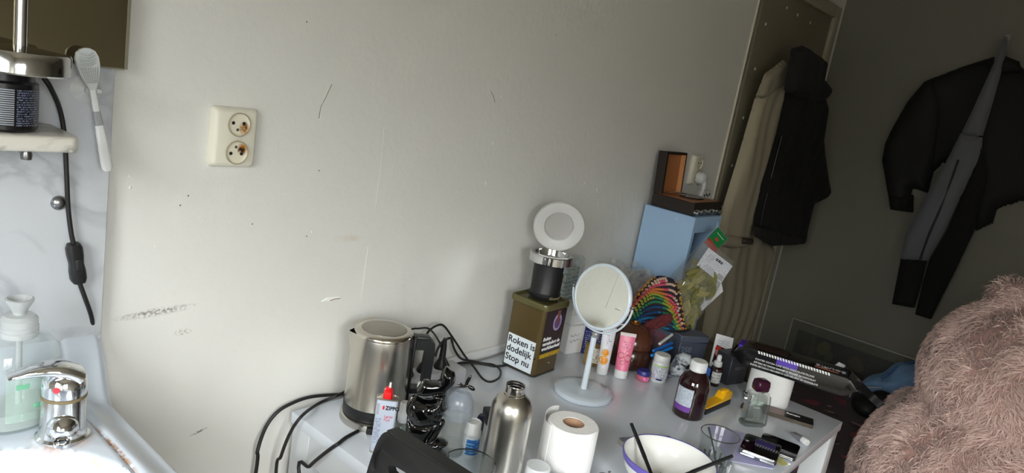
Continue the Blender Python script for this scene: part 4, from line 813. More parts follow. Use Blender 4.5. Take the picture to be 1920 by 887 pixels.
# ------------------------------------------------------------------ pot, pens, small things
t = thing('wooden_pot', 'dark brown wooden pot with domed lid behind the rose tube', 'pot', (1.748, -.225, D))
WOOD = mat('dark wood', rgb(66,38,28), .22, var=.35, vscale=18, coat=.3)
G().lathe([(0,0),(.058,0),(.064,.004),(.066,.03),(.063,.056),(.060,.058),(.058,.054),(0,.012)], 48).build('bowl', WOOD, t, 50)
G().lathe([(.060,.0585),(.061,.061),(.056,.082),(.044,.102),(.026,.114),(.014,.118),(0,.118)], 48).build('lid', mat('lid wood', rgb(92,52,36), .2, var=.4, vscale=14, coat=.3), t, 50)
G().lathe([(.013,.1175),(.0155,.1185),(.0155,.121),(.013,.122),(.0115,.120),(.0115,.1175)], 28).build('brass_ring', mat('brass', rgb(170,120,60), .3, 1), t, 50)
PB_ = mat('blue pen', rgb(30,110,205), .3)
for lab_, a, b_, c in (('blue ballpoint pen lying uppermost on the rim of the wooden pot', (1.735,-.300,.806), (1.838,-.302,.812), PB_), ('blue ballpoint pen lying below the other on the pot rim', (1.720,-.305,.7975), (1.832,-.308,.8015), mat('bright blue pen', rgb(36,140,225), .3)), ('white capped pen among the blue pens on the wooden pot', (1.78,-.292,.815), (1.86,-.286,.828), WHITE_PLASTIC)):
    A = Vector(a); B = Vector(b_); d = B-A
    t = thing('ballpoint_pen', lab_, 'pen', a, group='pens on the wooden pot')
    G().tube([(0,0,0), tuple(d*.12), tuple(d*.7)], lambda q: .0012+.0030*min(1, q*4), 10, 4).build('barrel', c, t, 60)
    G().tube([tuple(d*.7), tuple(d)], .0043, 10).build('cap', c, t, 60); G().tube([tuple(d*.72+Vector((0,-.005,.002))), tuple(d*.95+Vector((0,-.005,.002)))], .001, 6).build('clip', c, t, 60)
t = thing('balm_pot', 'tiny pink pot with dark blue lid beside the pill bottle', 'pot', (1.679, -.316, D))
G().lathe([(0,0),(.016,0),(.0175,.002),(.0180,.010),(.0165,.017)], 30).build('pot', glassy('pink jelly', (.95,.45,.52,1), .06, .05, .5, (.86,.22,.32,1)), t, 60)
G().lathe([(.0172,.016),(.0185,.017),(.0185,.025),(.016,.029),(0,.030)], 30).build('lid', mat('blue lid', rgb(40,46,118), .35), t, 50)
wrap_patch(.0181, math.radians(-150), math.radians(-95), .004, .014, .0003).build('label', printed('pink print', rgb(240,120,150), rgb(60,80,190), .005, 'Z', 200, .4, .5), t)
t = thing('pill_bottle', 'white ribbed-cap pill bottle with green banded label', 'bottle', (1.722, -.338, D))
G().lathe([(0,0),(.0215,0),(.0228,.002),(.0228,.050),(.020,.056),(.0185,.058)], 36).build('bottle', WHITE_PLASTIC, t, 50)
cp = G().lathe([(.0205,.056),(.0218,.057),(.0218,.072),(.020,.0745),(0,.0750)], 36).build('cap', WHITE_PLASTIC, t, 45)
wrap_patch(.0229, math.radians(-200), math.radians(20), .006, .044, .0003, 24).build('label', printed('pill print', rgb(228,230,234), rgb(110,116,150), .0034, 'Z', 320, .5, .46), t)
wrap_patch(.0230, math.radians(-200), math.radians(20), .045, .0485, .0003, 24).build('green_band', mat('lime print', rgb(170,206,120), .4), t)
wrap_patch(.0231, math.radians(-165), math.radians(-125), .007, .012, .0003, 8).build('blue_bar', mat('navy print', rgb(40,50,110), .4), t)
t = thing('patterned_pouch', 'grey and green leaf patterned pouch right of the pill bottle', 'pouch', (1.802, -.362, D), -50)
PM = mat('leaf pattern cloth', rgb(176,182,186), .7, var=0); stain(PM, (.012,-.01,.02), (.02,.05,.03), rgb(58,110,84), (0,.5,0), 60, .45, .1, 2); stain(PM, (-.01,-.01,.04), (.03,.05,.03), rgb(70,74,84), (0,.5,0), 70, .5, .08, 2); stain(PM, (-.02,-.01,.008), (.02,.05,.012), rgb(34,40,80), (0,0,0), 50, .4, .1, 2)
puff([(-.028,.002),(.026,.002),(.03,.03),(.020,.066),(-.004,.070),(-.02,.06),(-.03,.03)], .004, .014, lambda u, v: .002*np.sin(180*u+90*v), .014, .004, lambda u, v, h: (u, .008-h, v)).build('cloth', PM, t, 60)
G().tube([(-.026,-.012,.004),(-.034,-.016,.005),(-.040,-.012,.004),(-.044,-.018,.003)], .004, 8, 4).build('tassel', mat('foil scrap', rgb(140,146,160), .4, .5), t, 60)
t = thing('slate_carton', 'dark slate carton printed 250 behind the sunglasses', 'box', (1.915, -.318, D), -30)
SL = mat('slate card', rgb(64,70,84), .5)
G().rbox(-.046, .046, -.024, .026, 0, .075, .002, 1).build('carton', SL, t, 40)
G().rbox(-.048, .048, -.026, .028, .0755, .095, .002, 1).build('lid', mat('slate lid', rgb(76,82,96), .5), t, 40)
text('250', .024, .01).xf(fr(-.040,-.0244,.045)).build('lettering', mat('slate print', rgb(104,112,126), .5), t)
t = thing('clear_tray', 'low clear plastic tray behind the brown bottle', 'tray', (1.812, -.407, D), -42)
def rt(w, d, z, r=.008): return [(x, y, z) for x, y in rounded(w, d, r)]
G().loft([rt(.066,.034,0), rt(.076,.042,.028), rt(.0745,.0405,.028), rt(.064,.032,.0015)]).build('tray', CLEARG, t, 50)
t = thing('sunglasses', 'dark sunglasses resting in the clear tray', 'sunglasses', (1.815, -.402, D+.030), -30)
LENS = mat('dark lens', rgb(14,13,14), .06)
for s_ in (-1, 1): G().ell((s_*.021,-.004,.008), (.019,.003,.014), 18, 10, Euler((-.5,0,0))).build('lens', LENS, t, 60); G().tube([(s_*.040,0,.014),(s_*.042,.03,.012),(s_*.040,.05,.004)], .0018, 6, 4).build('temple', BLACK_PLASTIC, t, 60)
G().tube([(-.005,-.004,.012),(0,-.006,.014),(.005,-.004,.012)], .0016, 6, 3).build('bridge', mat('gold wire', rgb(190,150,70), .25, 1), t, 60)
t = thing('blue_card', 'bright blue folded card standing in the clear tray', 'card', (1.818, -.412, D+.003), -45)
G().loft([[(x, y, z) for x, z in ((-.03,.002),(.026,.002),(.026,.042),(.012,.052))] for y in (-.001, .001)]).build('card', mat('blue card', rgb(36,92,180), .5), t); G().loft([[(x, y, z) for x, z in ((-.03,.002),(-.012,.002),(-.014,.020))] for y in (-.0016, -.0011)]).build('red_corner', mat('red card', rgb(200,60,64), .5), t)
t = thing('photo_card', 'white photo card with a snapshot of people propped behind the dropper', 'photo card', (1.93, -.415, D+.002), rot=(math.radians(-8), 0, math.radians(-40)))
G().loft([[(x, y, z) for x, z in ((-.030,0),(.030,0),(.032,.110),(-.022,.118))] for y in (0, .0012)]).build('card', PAPER, t)
ph = G().loft([[(x, y, z) for x, z in ((-.022,.036),(.026,.032),(.024,.074),(-.016,.086))] for y in (-.0008, -.0001)]).build('snapshot', mat('snapshot dark', rgb(60,38,40), .3), t)
for x, z, a, b_, c in ((-.008,.066,.010,.013,(206,130,110)), (.012,.060,.007,.009,(176,116,96)), (-.010,.076,.010,.007,(200,60,50)), (-.003,.045,.009,.008,(40,130,170)), (.012,.045,.008,.007,(90,80,110))):
    G().ell((x,-.0009,z), (a,.0004,b_), 14, 6).build('printed_figure', mat('print %d %d' % (c[0], c[1]), rgb(*c), .3), ph, 60)
for k in range(3): G().tube([(-.014+.006*i, -.0004, .098-.006*k+.003*math.sin(i*2.3+k)) for i in range(7)], .0004, 4, 4).build('handwriting', mat('blue grey ink', rgb(130,134,160), .6), t)
t = thing('dropper_bottle', 'small brown dropper bottle with white rubber bulb', 'bottle', (1.852, -.440, D))
AMB = mat('brown glass', rgb(44,14,16), .08, coat=.5)
G().lathe([(0,0),(.0155,0),(.0165,.002),(.0165,.046),(.0135,.053),(.009,.056)], 30).build('bottle', AMB, t, 60)
G().lathe([(.0105,.055),(.0115,.056),(.0115,.068),(.009,.070),(.0065,.071),(.0065,.082),(.005,.087),(0,.089)], 24).build('dropper', WHITE_PLASTIC, t, 50)
wrap_patch(.0166, math.radians(-190), math.radians(-90), .010, .042, .0003, 16).build('label', printed('dropper print', rgb(222,222,220), rgb(150,150,150), .008, 'Z', 300, .5, .52), t)
t = thing('dark_carton', 'charcoal carton standing between dropper bottle and cake packet', 'box', (1.925, -.452, D), -16)
G().rbox(-.037, .037, -.024, .030, 0, .085, .0015, 1).build('carton', mat('charcoal card', rgb(50,52,58), .4), t, 40)
G().box(-.015, .028, -.0244, -.0238, .044, .052).build('small_print', printed('grey print', rgb(50,52,58), rgb(100,104,112), .0045, 'Z', 300, .4, .45), t)
t = thing('medicine_bottle', 'large dark brown medicine bottle with white cap and purple-banded label', 'bottle', (1.598, -.492, D))
G().lathe([(0,0),(.034,0),(.0375,.003),(.038,.008),(.038,.082),(.036,.093),(.029,.106),(.020,.115),(.0165,.118),(.0165,.122)], 52).build('bottle', mat('dark brown glass', rgb(34,11,14), .06, coat=.5), t, 60)
cp = G().lathe([(.0195,.117),(.0205,.118),(.0205,.123),(.0198,.124),(.0198,.140),(.018,.142),(0,.1425)], 40).build('cap', WHITE_PLASTIC, t, 40)
for k in range(24):
    a = 2*PI*k/24; G().box(-.0008,.0008,.0196,.0203,.125,.139).xf(Matrix.Rotation(a,4,'Z')).build('rib', WHITE_PLASTIC, cp)
lb = wrap_patch(.0381, math.radians(-222), math.radians(-152), .034, .078, .0003, 20).build('label', printed('medicine print', rgb(200,208,218), rgb(130,140,156), .0036, 'Z', 420, .5, .46), t)
wrap_patch(.0382, math.radians(-222), math.radians(-152), .020, .034, .0003, 20).build('purple_band', mat('purple print', rgb(112,62,150), .5), t)
t = thing('hole_punch', 'yellow and black plastic hole punch beside the medicine bottle', 'hole punch', (1.705, -.512, D), -3); t.scale = (1.35, 1.15, 1.1)
YEL = mat('yellow plastic', rgb(240,178,10), .3)
G().rbox(-.048, .048, -.011, .011, 0, .014, .002).build('base', BLACK_PLASTIC, t, 40)
G().loft([[(x, y, z) for x, z in ((-.048,.0145),(.048,.0145),(.048,.030),(.040,.036),(.022,.034),(.012,.022),(-.048,.0175))] for y in (-.0105, .0105)]).build('top', YEL, t, 40)
G().ell((.032,0,.034), (.013,.008,.005), 14, 8).build('grip', YEL, t, 60)
t = thing('wrist_watch', 'steel round watch case standing behind the perfume bottle', 'watch', (1.806, -.542, D), -60)
G().lathe([(0,0),(.015,0),(.018,.002),(.018,.009),(.015,.011),(0,.011)], 32).xf(Matrix.Translation((0,0,.0185)) @ Matrix.Rotation(PI/2, 4, 'Y')).build('case', CHROME, t, 45)
G().lathe([(.0,.0112),(.014,.0112),(.014,.010)], 32).xf(Matrix.Translation((0,0,.0185)) @ Matrix.Rotation(PI/2, 4, 'Y')).build('dial', mat('watch dial', rgb(40,44,48), .2), t)
G().tube([(.005,-.006,.004),(.0,-.022,.005),(-.002,-.034,.003)], .0035, 8, 4).build('strap', BLACK_RUBBER, t, 60)
# perfume
t = thing('perfume_bottle', 'clear glass perfume bottle with dark plum cap in front of the toilet roll', 'perfume', (1.706, -.612, D), -38)
def rp(s, z, w=.060, d=.030): return [(x*s, y*s, z) for x, y in rounded(w, d, .008)]
PG = glassy('perfume glass', (.91,.93,.92,1), .07, .02)
G().loft([rp(.92,0), rp(1.08,.004), rp(1.04,.012), rp(.96,.060), rp(.9,.082), rp(.72,.088), rp(.40,.089)]).build('glass', PG, t, 50)
G().loft([rp(.80,.010), rp(.86,.014), rp(.80,.060), rp(.72,.078)]).build('inner_wall', PG, t, 50)
G().loft([rp(.90,.001), rp(1.02,.004), rp(.98,.010), rp(.84,.011)]).build('base_block', glassy('thick glass', (.62,.66,.65,1), .25, .03), t, 50)
for s_ in (-1, 1): G().tube([(s_*.0300,-.0135,.006), (s_*.0275,-.0125,.060), (s_*.0255,-.0115,.080)], .0016, 6, 3).build('glass_edge', glassy('thick glass', (.62,.66,.65,1), .25, .03), t, 60)
G().lathe([(.012,.088),(.012,.095),(.0,.095)], 24).build('collar', STEEL, t, 50)
G().loft([[(x*s, y*s, z) for x, y in rounded(.038, .030, .010)] for s, z in ((.9,.092),(1,.094),(1.04,.106),(.96,.116),(.6,.120))]).build('cap', mat('plum plastic', rgb(56,16,40), .15), t, 50)
text('JOOP!', .0115, .004, 0, 'CENTER').xf(fr(-.008,-.0158,.060)).build('lettering', mat('green silver ink', rgb(176,204,184), .4), t)
text('HOMME', .0045, .0, 0, 'CENTER').xf(fr(-.007,-.0160,.050)).build('lettering', mat('green silver ink', rgb(176,204,184), .4), t)
G().tube([(0,0,.088),(.004,0,.012)], .0012, 6).build('dip_tube', MILKY, t, 60)
t = thing('rolling_paper_sleeve', 'flat black and brown tobacco pouch sleeve printed Roken beside the phones', 'pouch', (1.842, -.655, D), -72); t.scale = (.88, .88, 1)
SLV = mat('sleeve black', rgb(26,24,24), .3)
G().loft([[(x, y, z) for x, y in rounded(.135, .052, .003)] for z in (.0005, .010)]).build('sleeve', SLV, t, 40)
G().box(-.066, .066, -.0264, -.0255, .0008, .0095).build('edge_band', mat('sleeve brown', rgb(70,60,46), .4), t)
G().box(-.060, -.012, -.022, .022, .0098, .0103).build('picture', mat('sleeve picture', rgb(150,120,110), .4, var=.6, vscale=50), t)
text('Roken', .015, .02).xf(Matrix.Translation((-.008,.004,.0102))).build('lettering', WHITE_INK, t)
G().box(-.008, .056, -.008, -.003, .0099, .0103).build('small_print', printed('sleeve print', rgb(26,24,24), rgb(150,150,150), .02, 'Y', 420, .4, .45), t)
t = thing('ointment_tube', 'little grey ointment tube with white cap near the desk corner', 'tube', (1.736, -.719, D+.0085), rot=(0, 0, math.radians(-118)))
rings = []
for q in [i/6 for i in range(7)]:
    a = .0085+.003*(1-q); rings.append([(-.022+.034*q, a*math.cos(2*PI*k/18), (.0012+.0070*q)*math.sin(2*PI*k/18)-.0005*(1-q)) for k in range(18)])
G().loft(rings).build('body', mat('foil tube', rgb(150,152,160), .3, .6), t, 60)
G().lathe([(0,.010),(.0078,.010),(.0082,.012),(.0082,.026),(.0070,.028),(0,.028)], 22).xf(Matrix.Rotation(PI/2, 4, 'Y')).build('cap', WHITE_PLASTIC, t, 50)
t = thing('lilac_paper', 'sheet of lilac paper under the phones and tumbler', 'paper', (0, 0, D))
pp = [(1.530,-.736),(1.468,-.655),(1.600,-.548),(1.640,-.625),(1.615,-.712)]
G().prism(list(reversed(pp)), .0004, .0012).build('sheet', mat('lilac paper', rgb(196,192,232), .7), t)
G().prism([(1.562,-.744),(1.578,-.716),(1.598,-.728),(1.584,-.750)], .0013, .0018).build('yellow_note', mat('yellow note', rgb(206,204,120), .7), t)
def phone(label, loc, rz, w, L_, th):
    t = thing('smartphone', label, 'phone', loc, rz, 'phones on the desk')
    G().loft([[(x*s, y*s2, z) for x, y in rounded(w, L_, .010)] for s, s2, z in ((.97,.985,0),(1,1,.0015),(1,1,th-.0015),(.97,.985,th))]).build('frame', mat('phone frame', rgb(150,152,160), .15, 1), t, 50)
    G().loft([[(x, y, z) for x, y in rounded(w-.003, L_-.003, .009)] for z in (th-.0002, th+.0004)]).build('screen', mat('phone screen', rgb(8,8,10), .04), t, 50)
    G().box(-w/2-.0005, -w/2+.0006, -L_*.44, -.006, th*.18, th*.42).build('edge_strip', CHROME, t); G().box(-w/2-.0005, -w/2+.0006, .006, L_*.44, th*.18, th*.42).build('edge_strip', CHROME, t); G().box(-w/2-.0005, -w/2+.0006, -L_*.40, L_*.40, th*.62, th*.82).build('edge_strip', CHROME, t); return t
phone('upper folded black smartphone with bright metal edge, nearest the tumbler', (1.556, -.692, D+.0105), 14, .094, .081, .0145)
phone('lower black smartphone under the folded one, nearest the desk corner', (1.637, -.706, D+.0019), 11, .085, .086, .0085)

# ------------------------------------------------------------------ glass bowl of odds and ends
t = thing('glass_bowl', 'clear plastic bowl with black rim holding crochet and packets', 'bowl', (1.915, -.205, D))
G().lathe([(0,.002),(.045,.002),(.062,.020),(.083,.060),(.096,.098),(.0972,.098),(.0845,.058),(.064,.018),(.048,0),(0,0)], 56).build('bowl', glassy('smoky plastic', (.78,.80,.82,1), .06, .04, .08, (.5,.5,.52,1)), t, 60)
G().lathe([(.0950,.0965),(.0965,.0995),(.0985,.0995),(.0990,.0965),(.0970,.0950)], 56).build('rim', mat('black rim', rgb(22,22,24), .3), t, 60)
bx, by, bz = 1.915, -.205, D
t = thing('pink_packet', 'hot pink packet pressed against the inside of the clear bowl', 'packet', (bx-.030, by-.022, bz+.030), rot=(math.radians(-22), math.radians(8), math.radians(-42)))
G().rbox(-.035, .026, -.008, .008, 0, .062, .004).build('packet', mat('hot pink', rgb(226,40,110), .35), t, 40); G().box(.008, .022, -.0084, -.0079, .042, .054).build('barcode', printed('pink barcode', rgb(236,200,210), rgb(120,20,50), .0018, 'X', 4, .5, .1), t)
G().box(-.035, .026, -.0084, -.0080, .006, .026).build('red_panel', mat('red panel', rgb(190,24,48), .35), t)
t = thing('tissue_wad', 'crumpled white paper inside the clear bowl', 'paper', (bx+.030, by-.020, bz+.03))
blob('wad', [((random.uniform(-.026,.026), random.uniform(-.02,.02), random.uniform(0,.05)), (random.uniform(.008,.018), random.uniform(.006,.016), random.uniform(.006,.014)), 10, 6, Euler((random.random()*3, random.random()*3, 0))) for _ in range(22)], mat('newsprint', rgb(176,178,176), .7, var=.3, vscale=60), t, .0025, 1)
t = thing('red_cloth', 'dark red cloth hanging over the left edge of the clear bowl', 'cloth', (bx-.088, by-.052, bz+.108), -47)
puff([(-.044,-.030),(-.020,-.020),(.008,-.008),(.030,.006),(.040,.026),(.030,.040),(.006,.034),(-.022,.014),(-.046,-.008)], .003, .007, lambda u, v: .0035*np.sin(260*u-190*v)+.002*np.sin(410*v+90*u), .012, .002, lambda u, v, h: (u, .01-h, v)).build('cloth', mat('crimson cloth', rgb(92,12,20), .7, sheen=.2), t, 60)
# crochet: a folded granny-stitch cloth, stitches in coloured rows
t = thing('crochet_cloth', 'multicoloured granny-stitch crochet piled in the clear bowl', 'crochet', (bx-.010, by-.012, bz+.098), -51)
cols = [(206,150,40),(214,96,40),(196,48,96),(120,60,130),(40,120,170),(24,70,120),(50,130,90),(150,160,60),(206,120,60),(206,80,110),(200,170,150),(36,30,48)]
cm = [mat('yarn %d' % i, rgb(*c), .85) for i, c in enumerate(cols)]
def hill(u, v):    # surface of the pile, u across the picture, v depth
    x = u; return (.165*math.exp(-(abs(x+.012)/.078)**3)*(1-.25*abs(v)) + .010*math.sin(38*x+8*v) - .03*max(0, x-.03)/.06)
base = G(); NU, NV = 30, 16
base.v = [(-.100+.185*i/NU, -.050+.085*j/NV, -.028+ hill(-.100+.185*i/NU, 2*(j/NV)-1)*(.10+.90*math.sin(PI*.5*min(1, j/12)))) for j in range(NV+1) for i in range(NU+1)]
base.f = [(j*(NU+1)+i, j*(NU+1)+i+1, (j+1)*(NU+1)+i+1, (j+1)*(NU+1)+i) for j in range(NV) for i in range(NU)]
base.build('backing', mat('dark yarn', rgb(40,34,44), .9), t, 60)
for ci in range(len(cols)):
    g = G()
    for rI in range(23):
        for k in range(27):
            u = -.096+.178*k/26 + (.0033 if rI % 2 else 0); j = rI/22
            row = int((rI*.62 + (k*.26 if k > 12 else 3.1 - .05*k))) % len(cols)
            if row != ci: continue
            z = -.028 + hill(u, 2*j-1)*(.10+.90*math.sin(PI*.5*min(1, j*16/12)))
            c0 = Vector((u, -.050+.085*j, z+.002))
            for a in (-.5, 0, .5): g.ell(c0+Vector((a*.0050, -.0016-.0006*abs(a), -.001*abs(a))), (.0021,.0030,.0046), 6, 4, Euler((-.6, a*.9, 0)))
    if g.v: o = g.build('stitches', cm[ci], t, 80); o['kind'] = 'stuff'
t = thing('hair_band', 'pale beige elastic hair band on the right of the crochet', 'hair band', (bx+.052, by-.045, bz+.112), rot=(math.radians(60), math.radians(25), math.radians(-30)))
G().tube([(.026*math.cos(2*PI*i/24), .036*math.sin(2*PI*i/24), .003*math.sin(6*PI*i/24)) for i in range(25)], .0065, 8).build('band', mat('beige elastic', rgb(186,180,168), .8, bump=.5, bscale=300), t, 60)
G().tube([(.020*math.cos(2*PI*i/24), .029*math.sin(2*PI*i/24), .012+.002*math.sin(4*PI*i/24)) for i in range(25)], .005, 8).build('inner_band', mat('grey elastic', rgb(160,156,150), .8), t, 60)
FILM = glassy('clear film', (.96,.97,.97,1), .09, .06, .06, (.8,.82,.82,1))
t = thing('crumpled_bag', 'crumpled clear plastic bag behind the crochet', 'plastic bag', (1.862, -.115, D+.105), -40)
def crinkle(u, v): return RNG.uniform(-.012, .014, len(u))
for k, (du, dh) in enumerate(((0, 0), (.012, -.020), (-.014, .016))):
    puff([(-.085+du,.02),(-.075+du,.085),(-.092+du,.115),(-.045+du,.135),(-.01+du,.118),(.03+du,.132),(.075+du,.10),(.088+du,.05),(.07+du,.0),(0+du,-.02),(-.06+du,-.01)], .0105, .012, crinkle, .02, .001, lambda u, v, h: (u, dh-h, v+.01*k)).build('film', glassy('crinkled film', (.992,.993,.993,1), .13, .08, .03, (.85,.86,.87,1)), t, 0)
# bay leaf bag
t = thing('bay_leaf_bag', 'clear bag of dried green bay leaves with a white printed label', 'bag', (1.950, -.232, D+.090), rot=(math.radians(-10), math.radians(27), math.radians(-38))); t.scale = (1.22, 1.22, 1.14)
ol = [(-.046,0),(.046,0),(.056,.05),(.058,.12),(.052,.19),(.060,.236),(-.044,.238),(-.048,.19),(-.056,.12),(-.056,.05)]
puff(ol, .006, .020, lambda u, v: .003*np.sin(70*u+50*v)+.002*np.sin(160*v-60*u), .03, .001, lambda u, v, h: (u, -.004-h, v)).build('bag_film', FILM, t, 60)
LEAF = [mat('bay leaf %d' % i, rgb(*c), .6, var=.25, vscale=40) for i, c in enumerate(((138,132,74),(120,118,62),(152,144,92),(106,108,58)))]
def leaf_mesh():
    g = G(); n = 9; top = []; 
    for i in range(n):
        q = i/(n-1); wd = .0135*math.sin(PI*q)**.8; L_ = .056*(q-.5); zc = .004*math.sin(PI*q)
        g.v += [(L_, -wd, zc+.0022), (L_, 0, zc), (L_, wd, zc+.0022)]
    for i in range(n-1):
        for k in range(2): g.f.append((3*i+k, 3*i+k+1, 3*i+k+4, 3*i+k+3))
    return g
proto = leaf_mesh().build('leaf', LEAF[0], t, 70); pm = [proto.data]
for mI in range(1, 4): me = proto.data.copy(); me.materials.clear(); me.materials.append(LEAF[mI]); pm.append(me)
for k in range(70):
    o = proto if k == 0 else bpy.data.objects.new('leaf', pm[k % 4])
    if k: COL.objects.link(o); o.parent = t
    o.location = (random.uniform(-.034,.034), -.004-.016*(k/70)-.001, .022+.150*((k*7) % 70)/70); o.rotation_euler = (math.radians(90+random.uniform(-16,16)), random.uniform(0, 2*PI), random.uniform(-.22,.22))
lb = G().loft([[(x, y, z) for x, z in ((-.040,.160),(.044,.160),(.046,.216),(-.038,.216))] for y in (-.0262, -.0252)]).build('label', printed('bay label print', rgb(222,224,234), rgb(158,162,174), .0034, 'Z', 420, .5, .50), t)
G().box(-.004,.018,-.0266,-.0262,.198,.207).build('heading_print', printed('heading', rgb(224,226,236), rgb(40,42,50), .02, 'Z', 420, .5, .42), lb); G().box(.022,.042,-.0266,-.0262,.164,.178).build('barcode', printed('leaf barcode', rgb(230,230,236), rgb(20,20,20), .0016, 'X', 4, .5, .1), lb)
t = thing('white_envelope', 'white folded envelope tucked behind the bay leaf bag', 'envelope', (2.020, -.222, D+.075), rot=(0, math.radians(36), math.radians(-38)))
G().loft([[(x, y, z) for x, z in ((-.03,0),(.03,0),(.036,.17),(-.02,.20))] for y in (.006, .0075)]).build('envelope', PAPER, t); G().loft([[(x, y, z) for x, z in ((-.0,.15),(.034,.14),(.034,.168),(.0,.185))] for y in (.0045, .0058)]).build('flap', PAPER, t)
t = thing('green_packet', 'green and red foil packet above the bay leaf bag', 'packet', (2.080, -.240, D+.318), rot=(math.radians(-6), math.radians(38), math.radians(-35))); t.scale = (.85, 1, .85)
g = G().loft([[(x, y, z) for x, z in ((-.03,0),(.03,0),(.03,.075),(-.03,.075))] for y in (0,.004)]); g.build('packet', mat('green foil', rgb(18,124,62), .35), t)
G().loft([[(x, y, z) for x, z in ((-.03,0),(.03,0),(.03,.024),(-.03,.024))] for y in (-.0006,-.0001)]).build('red_band', mat('red foil', rgb(196,40,34), .35), t); G().ell((-.002,-.0006,.042), (.009,.0006,.006), 14, 6).build('emblem', mat('emblem red', rgb(206,60,44), .4), t, 60); G().tube([(-.02,-.0006,.06),(.02,-.0006,.06)], .001, 6).build('print_line', WHITE_INK, t)
G().box(-.036, .036, .0045, .0060, -.22, .080).build('clear_sleeve', FILM, t)

# ------------------------------------------------------------------ blue cabinet and record player box
t = thing('blue_shelf_unit', 'tall narrow pale blue open shelf unit in the corner beyond the desk', 'shelf unit', (0,0,0))
BLU = mat('pale blue paint', rgb(164,196,230), .5, var=.06, vscale=6)
X0, X1, Y0, Y1, ZT = 2.045, 2.235, -.190, -.012, 1.142
G().rbox(X0, X0+.018, Y0, Y1, 0, ZT, .001, 1).build('side_panel', BLU, t, 40); G().rbox(X1-.018, X1, Y0, Y1, 0, ZT, .001, 1).build('side_panel', BLU, t, 40)
G().box(X0+.018, X1-.018, Y0, Y1, ZT-.018, ZT).build('top_board', BLU, t); G().box(X0+.018, X1-.018, Y0+.002, Y0+.016, ZT-.05, ZT-.018).build('rail', BLU, t)
G().box(X0+.018, X1-.018, Y1-.008, Y1, .04, ZT-.018).build('back_panel', BLU, t)
for z in (.06, .40, .75): G().box(X0+.018, X1-.018, Y0+.004, Y1-.008, z, z+.016).build('shelf', BLU, t)
G().ell((X0-.0003, -.13, ZT-.02), (.0008,.003,.003), 10, 6).build('screw_head', WHITE_PLASTIC, t, 60)
t = thing('record_player', 'dark wooden box player with open lid and metal knobs on the blue shelf unit', 'record player', (2.150, -.102, ZT))
DW = mat('dark stained wood', rgb(40,30,26), .45, var=.3, vscale=30); INS = mat('orange brown veneer', rgb(176,112,66), .45, var=.25, vscale=14); INL = mat('light veneer', rgb(200,140,90), .45)
x0, x1, y0, y1 = -.098, .098, -.072, .076
G().rbox(x0, x1, y0, y1, .002, .042, .0015, 1).build('case', DW, t, 40)
G().box(x0+.008, x1-.008, y0+.008, y1-.008, .0405, .0430).build('deck', INS, t)
G().lathe([(0,.043),(.046,.043),(.048,.045),(.048,.047),(0,.048)], 40, sx=1, sy=.8).build('turntable', mat('platter', rgb(36,34,34), .2), t, 50, (.01,-.005,0)); G().lathe([(.044,.0475),(.047,.0485),(.049,.047)], 40, sx=1, sy=.8).build('platter_ring', CHROME, t, 50, (.01,-.005,0))
G().tube([(-.06,.045,.047),(-.03,.03,.052),(.0,.01,.052)], .0025, 8, 4).build('tone_arm', CHROME, t, 60)
xl = .036
lm = G().box(x0, xl, 0, .012, 0, .132).box(x0, x0+.010, -.018, 0, 0, .132).box(xl-.006, xl, -.018, 0, 0, .132).box(x0+.010, xl-.006, -.018, 0, .124, .132)
lid = lm.build('lid', DW, t, 0, (0, y1-.012, .044), (math.radians(-4), 0, 0))
G().box(x0+.010, xl-.006, -.0015, -.0002, .002, .124).build('lining', INS, lid); G().box(xl-.0075, xl-.0062, -.0175, -.001, .002, .124).build('side_lining', INL, lid)
for k in range(2): G().tube([(-.06+.09*k, y1-.016, .0435), (-.045+.09*k, y1-.016, .0435)], .003, 8).build('hinge', CHROME, t, 60)
for k in range(7): G().lathe([(0,0),(.006,0),(.007,.004),(.006,.012),(.004,.013),(0,.013)], 16).xf(Matrix.Rotation(PI/2, 4, 'X')).build('knob', CHROME, t, 50, (x0+.018+k*.0268, y0, .011+.003*(k % 2)))
G().box(x0+.004, x1-.004, y0-.0008, y0+.0002, .004, .020).build('control_panel', GREY_METAL, t)

# ------------------------------------------------------------------ clothes on the door
def folds(a, f1, p, f2=0, b=0):
    def f(u, v):
        w = u + .035*np.sin(5.5*v+p) + .02*np.sin(13*v+2*p); k = .55+.45*np.sin(4.2*v+3*p+6*u)
        return .6*k*a*np.sin(.62*f1*w+p+f2*v) + .35*(1-k)*a*np.sin(1.5*f1*w-1.7*p-.6*f2*v) + .6*b*np.sin(9*v+20*u)
    return f
DP = lambda y0: (lambda u, v, h: (u, y0-h, v))
BEI = mat('beige cotton', rgb(164,155,134), .85, bump=.15, bscale=500); BEI2 = mat('beige lining', rgb(148,140,120), .85)
t = thing('door_hook', 'small dark coat hook at the top of the boarded door', 'hook', ([(2.9756,1.7818)][0][0], -.0165, [(2.9951,1.7552)][0][1]))
G().tube([(0,0,0),(0,-.015,-.004),(0,-.022,.006),(0,-.020,.016)], .0035, 8, 4).build('peg', BLACK_PLASTIC, t, 60); G().lathe([(.010,0),(.010,.003),(0,.0035)], 16).xf(Matrix.Rotation(PI/2, 4, 'X')).build('rosette', BLACK_PLASTIC, t, 50)
t = thing('trench_coat', 'long beige cotton coat hanging on the boarded door', 'coat', (0,0,0))
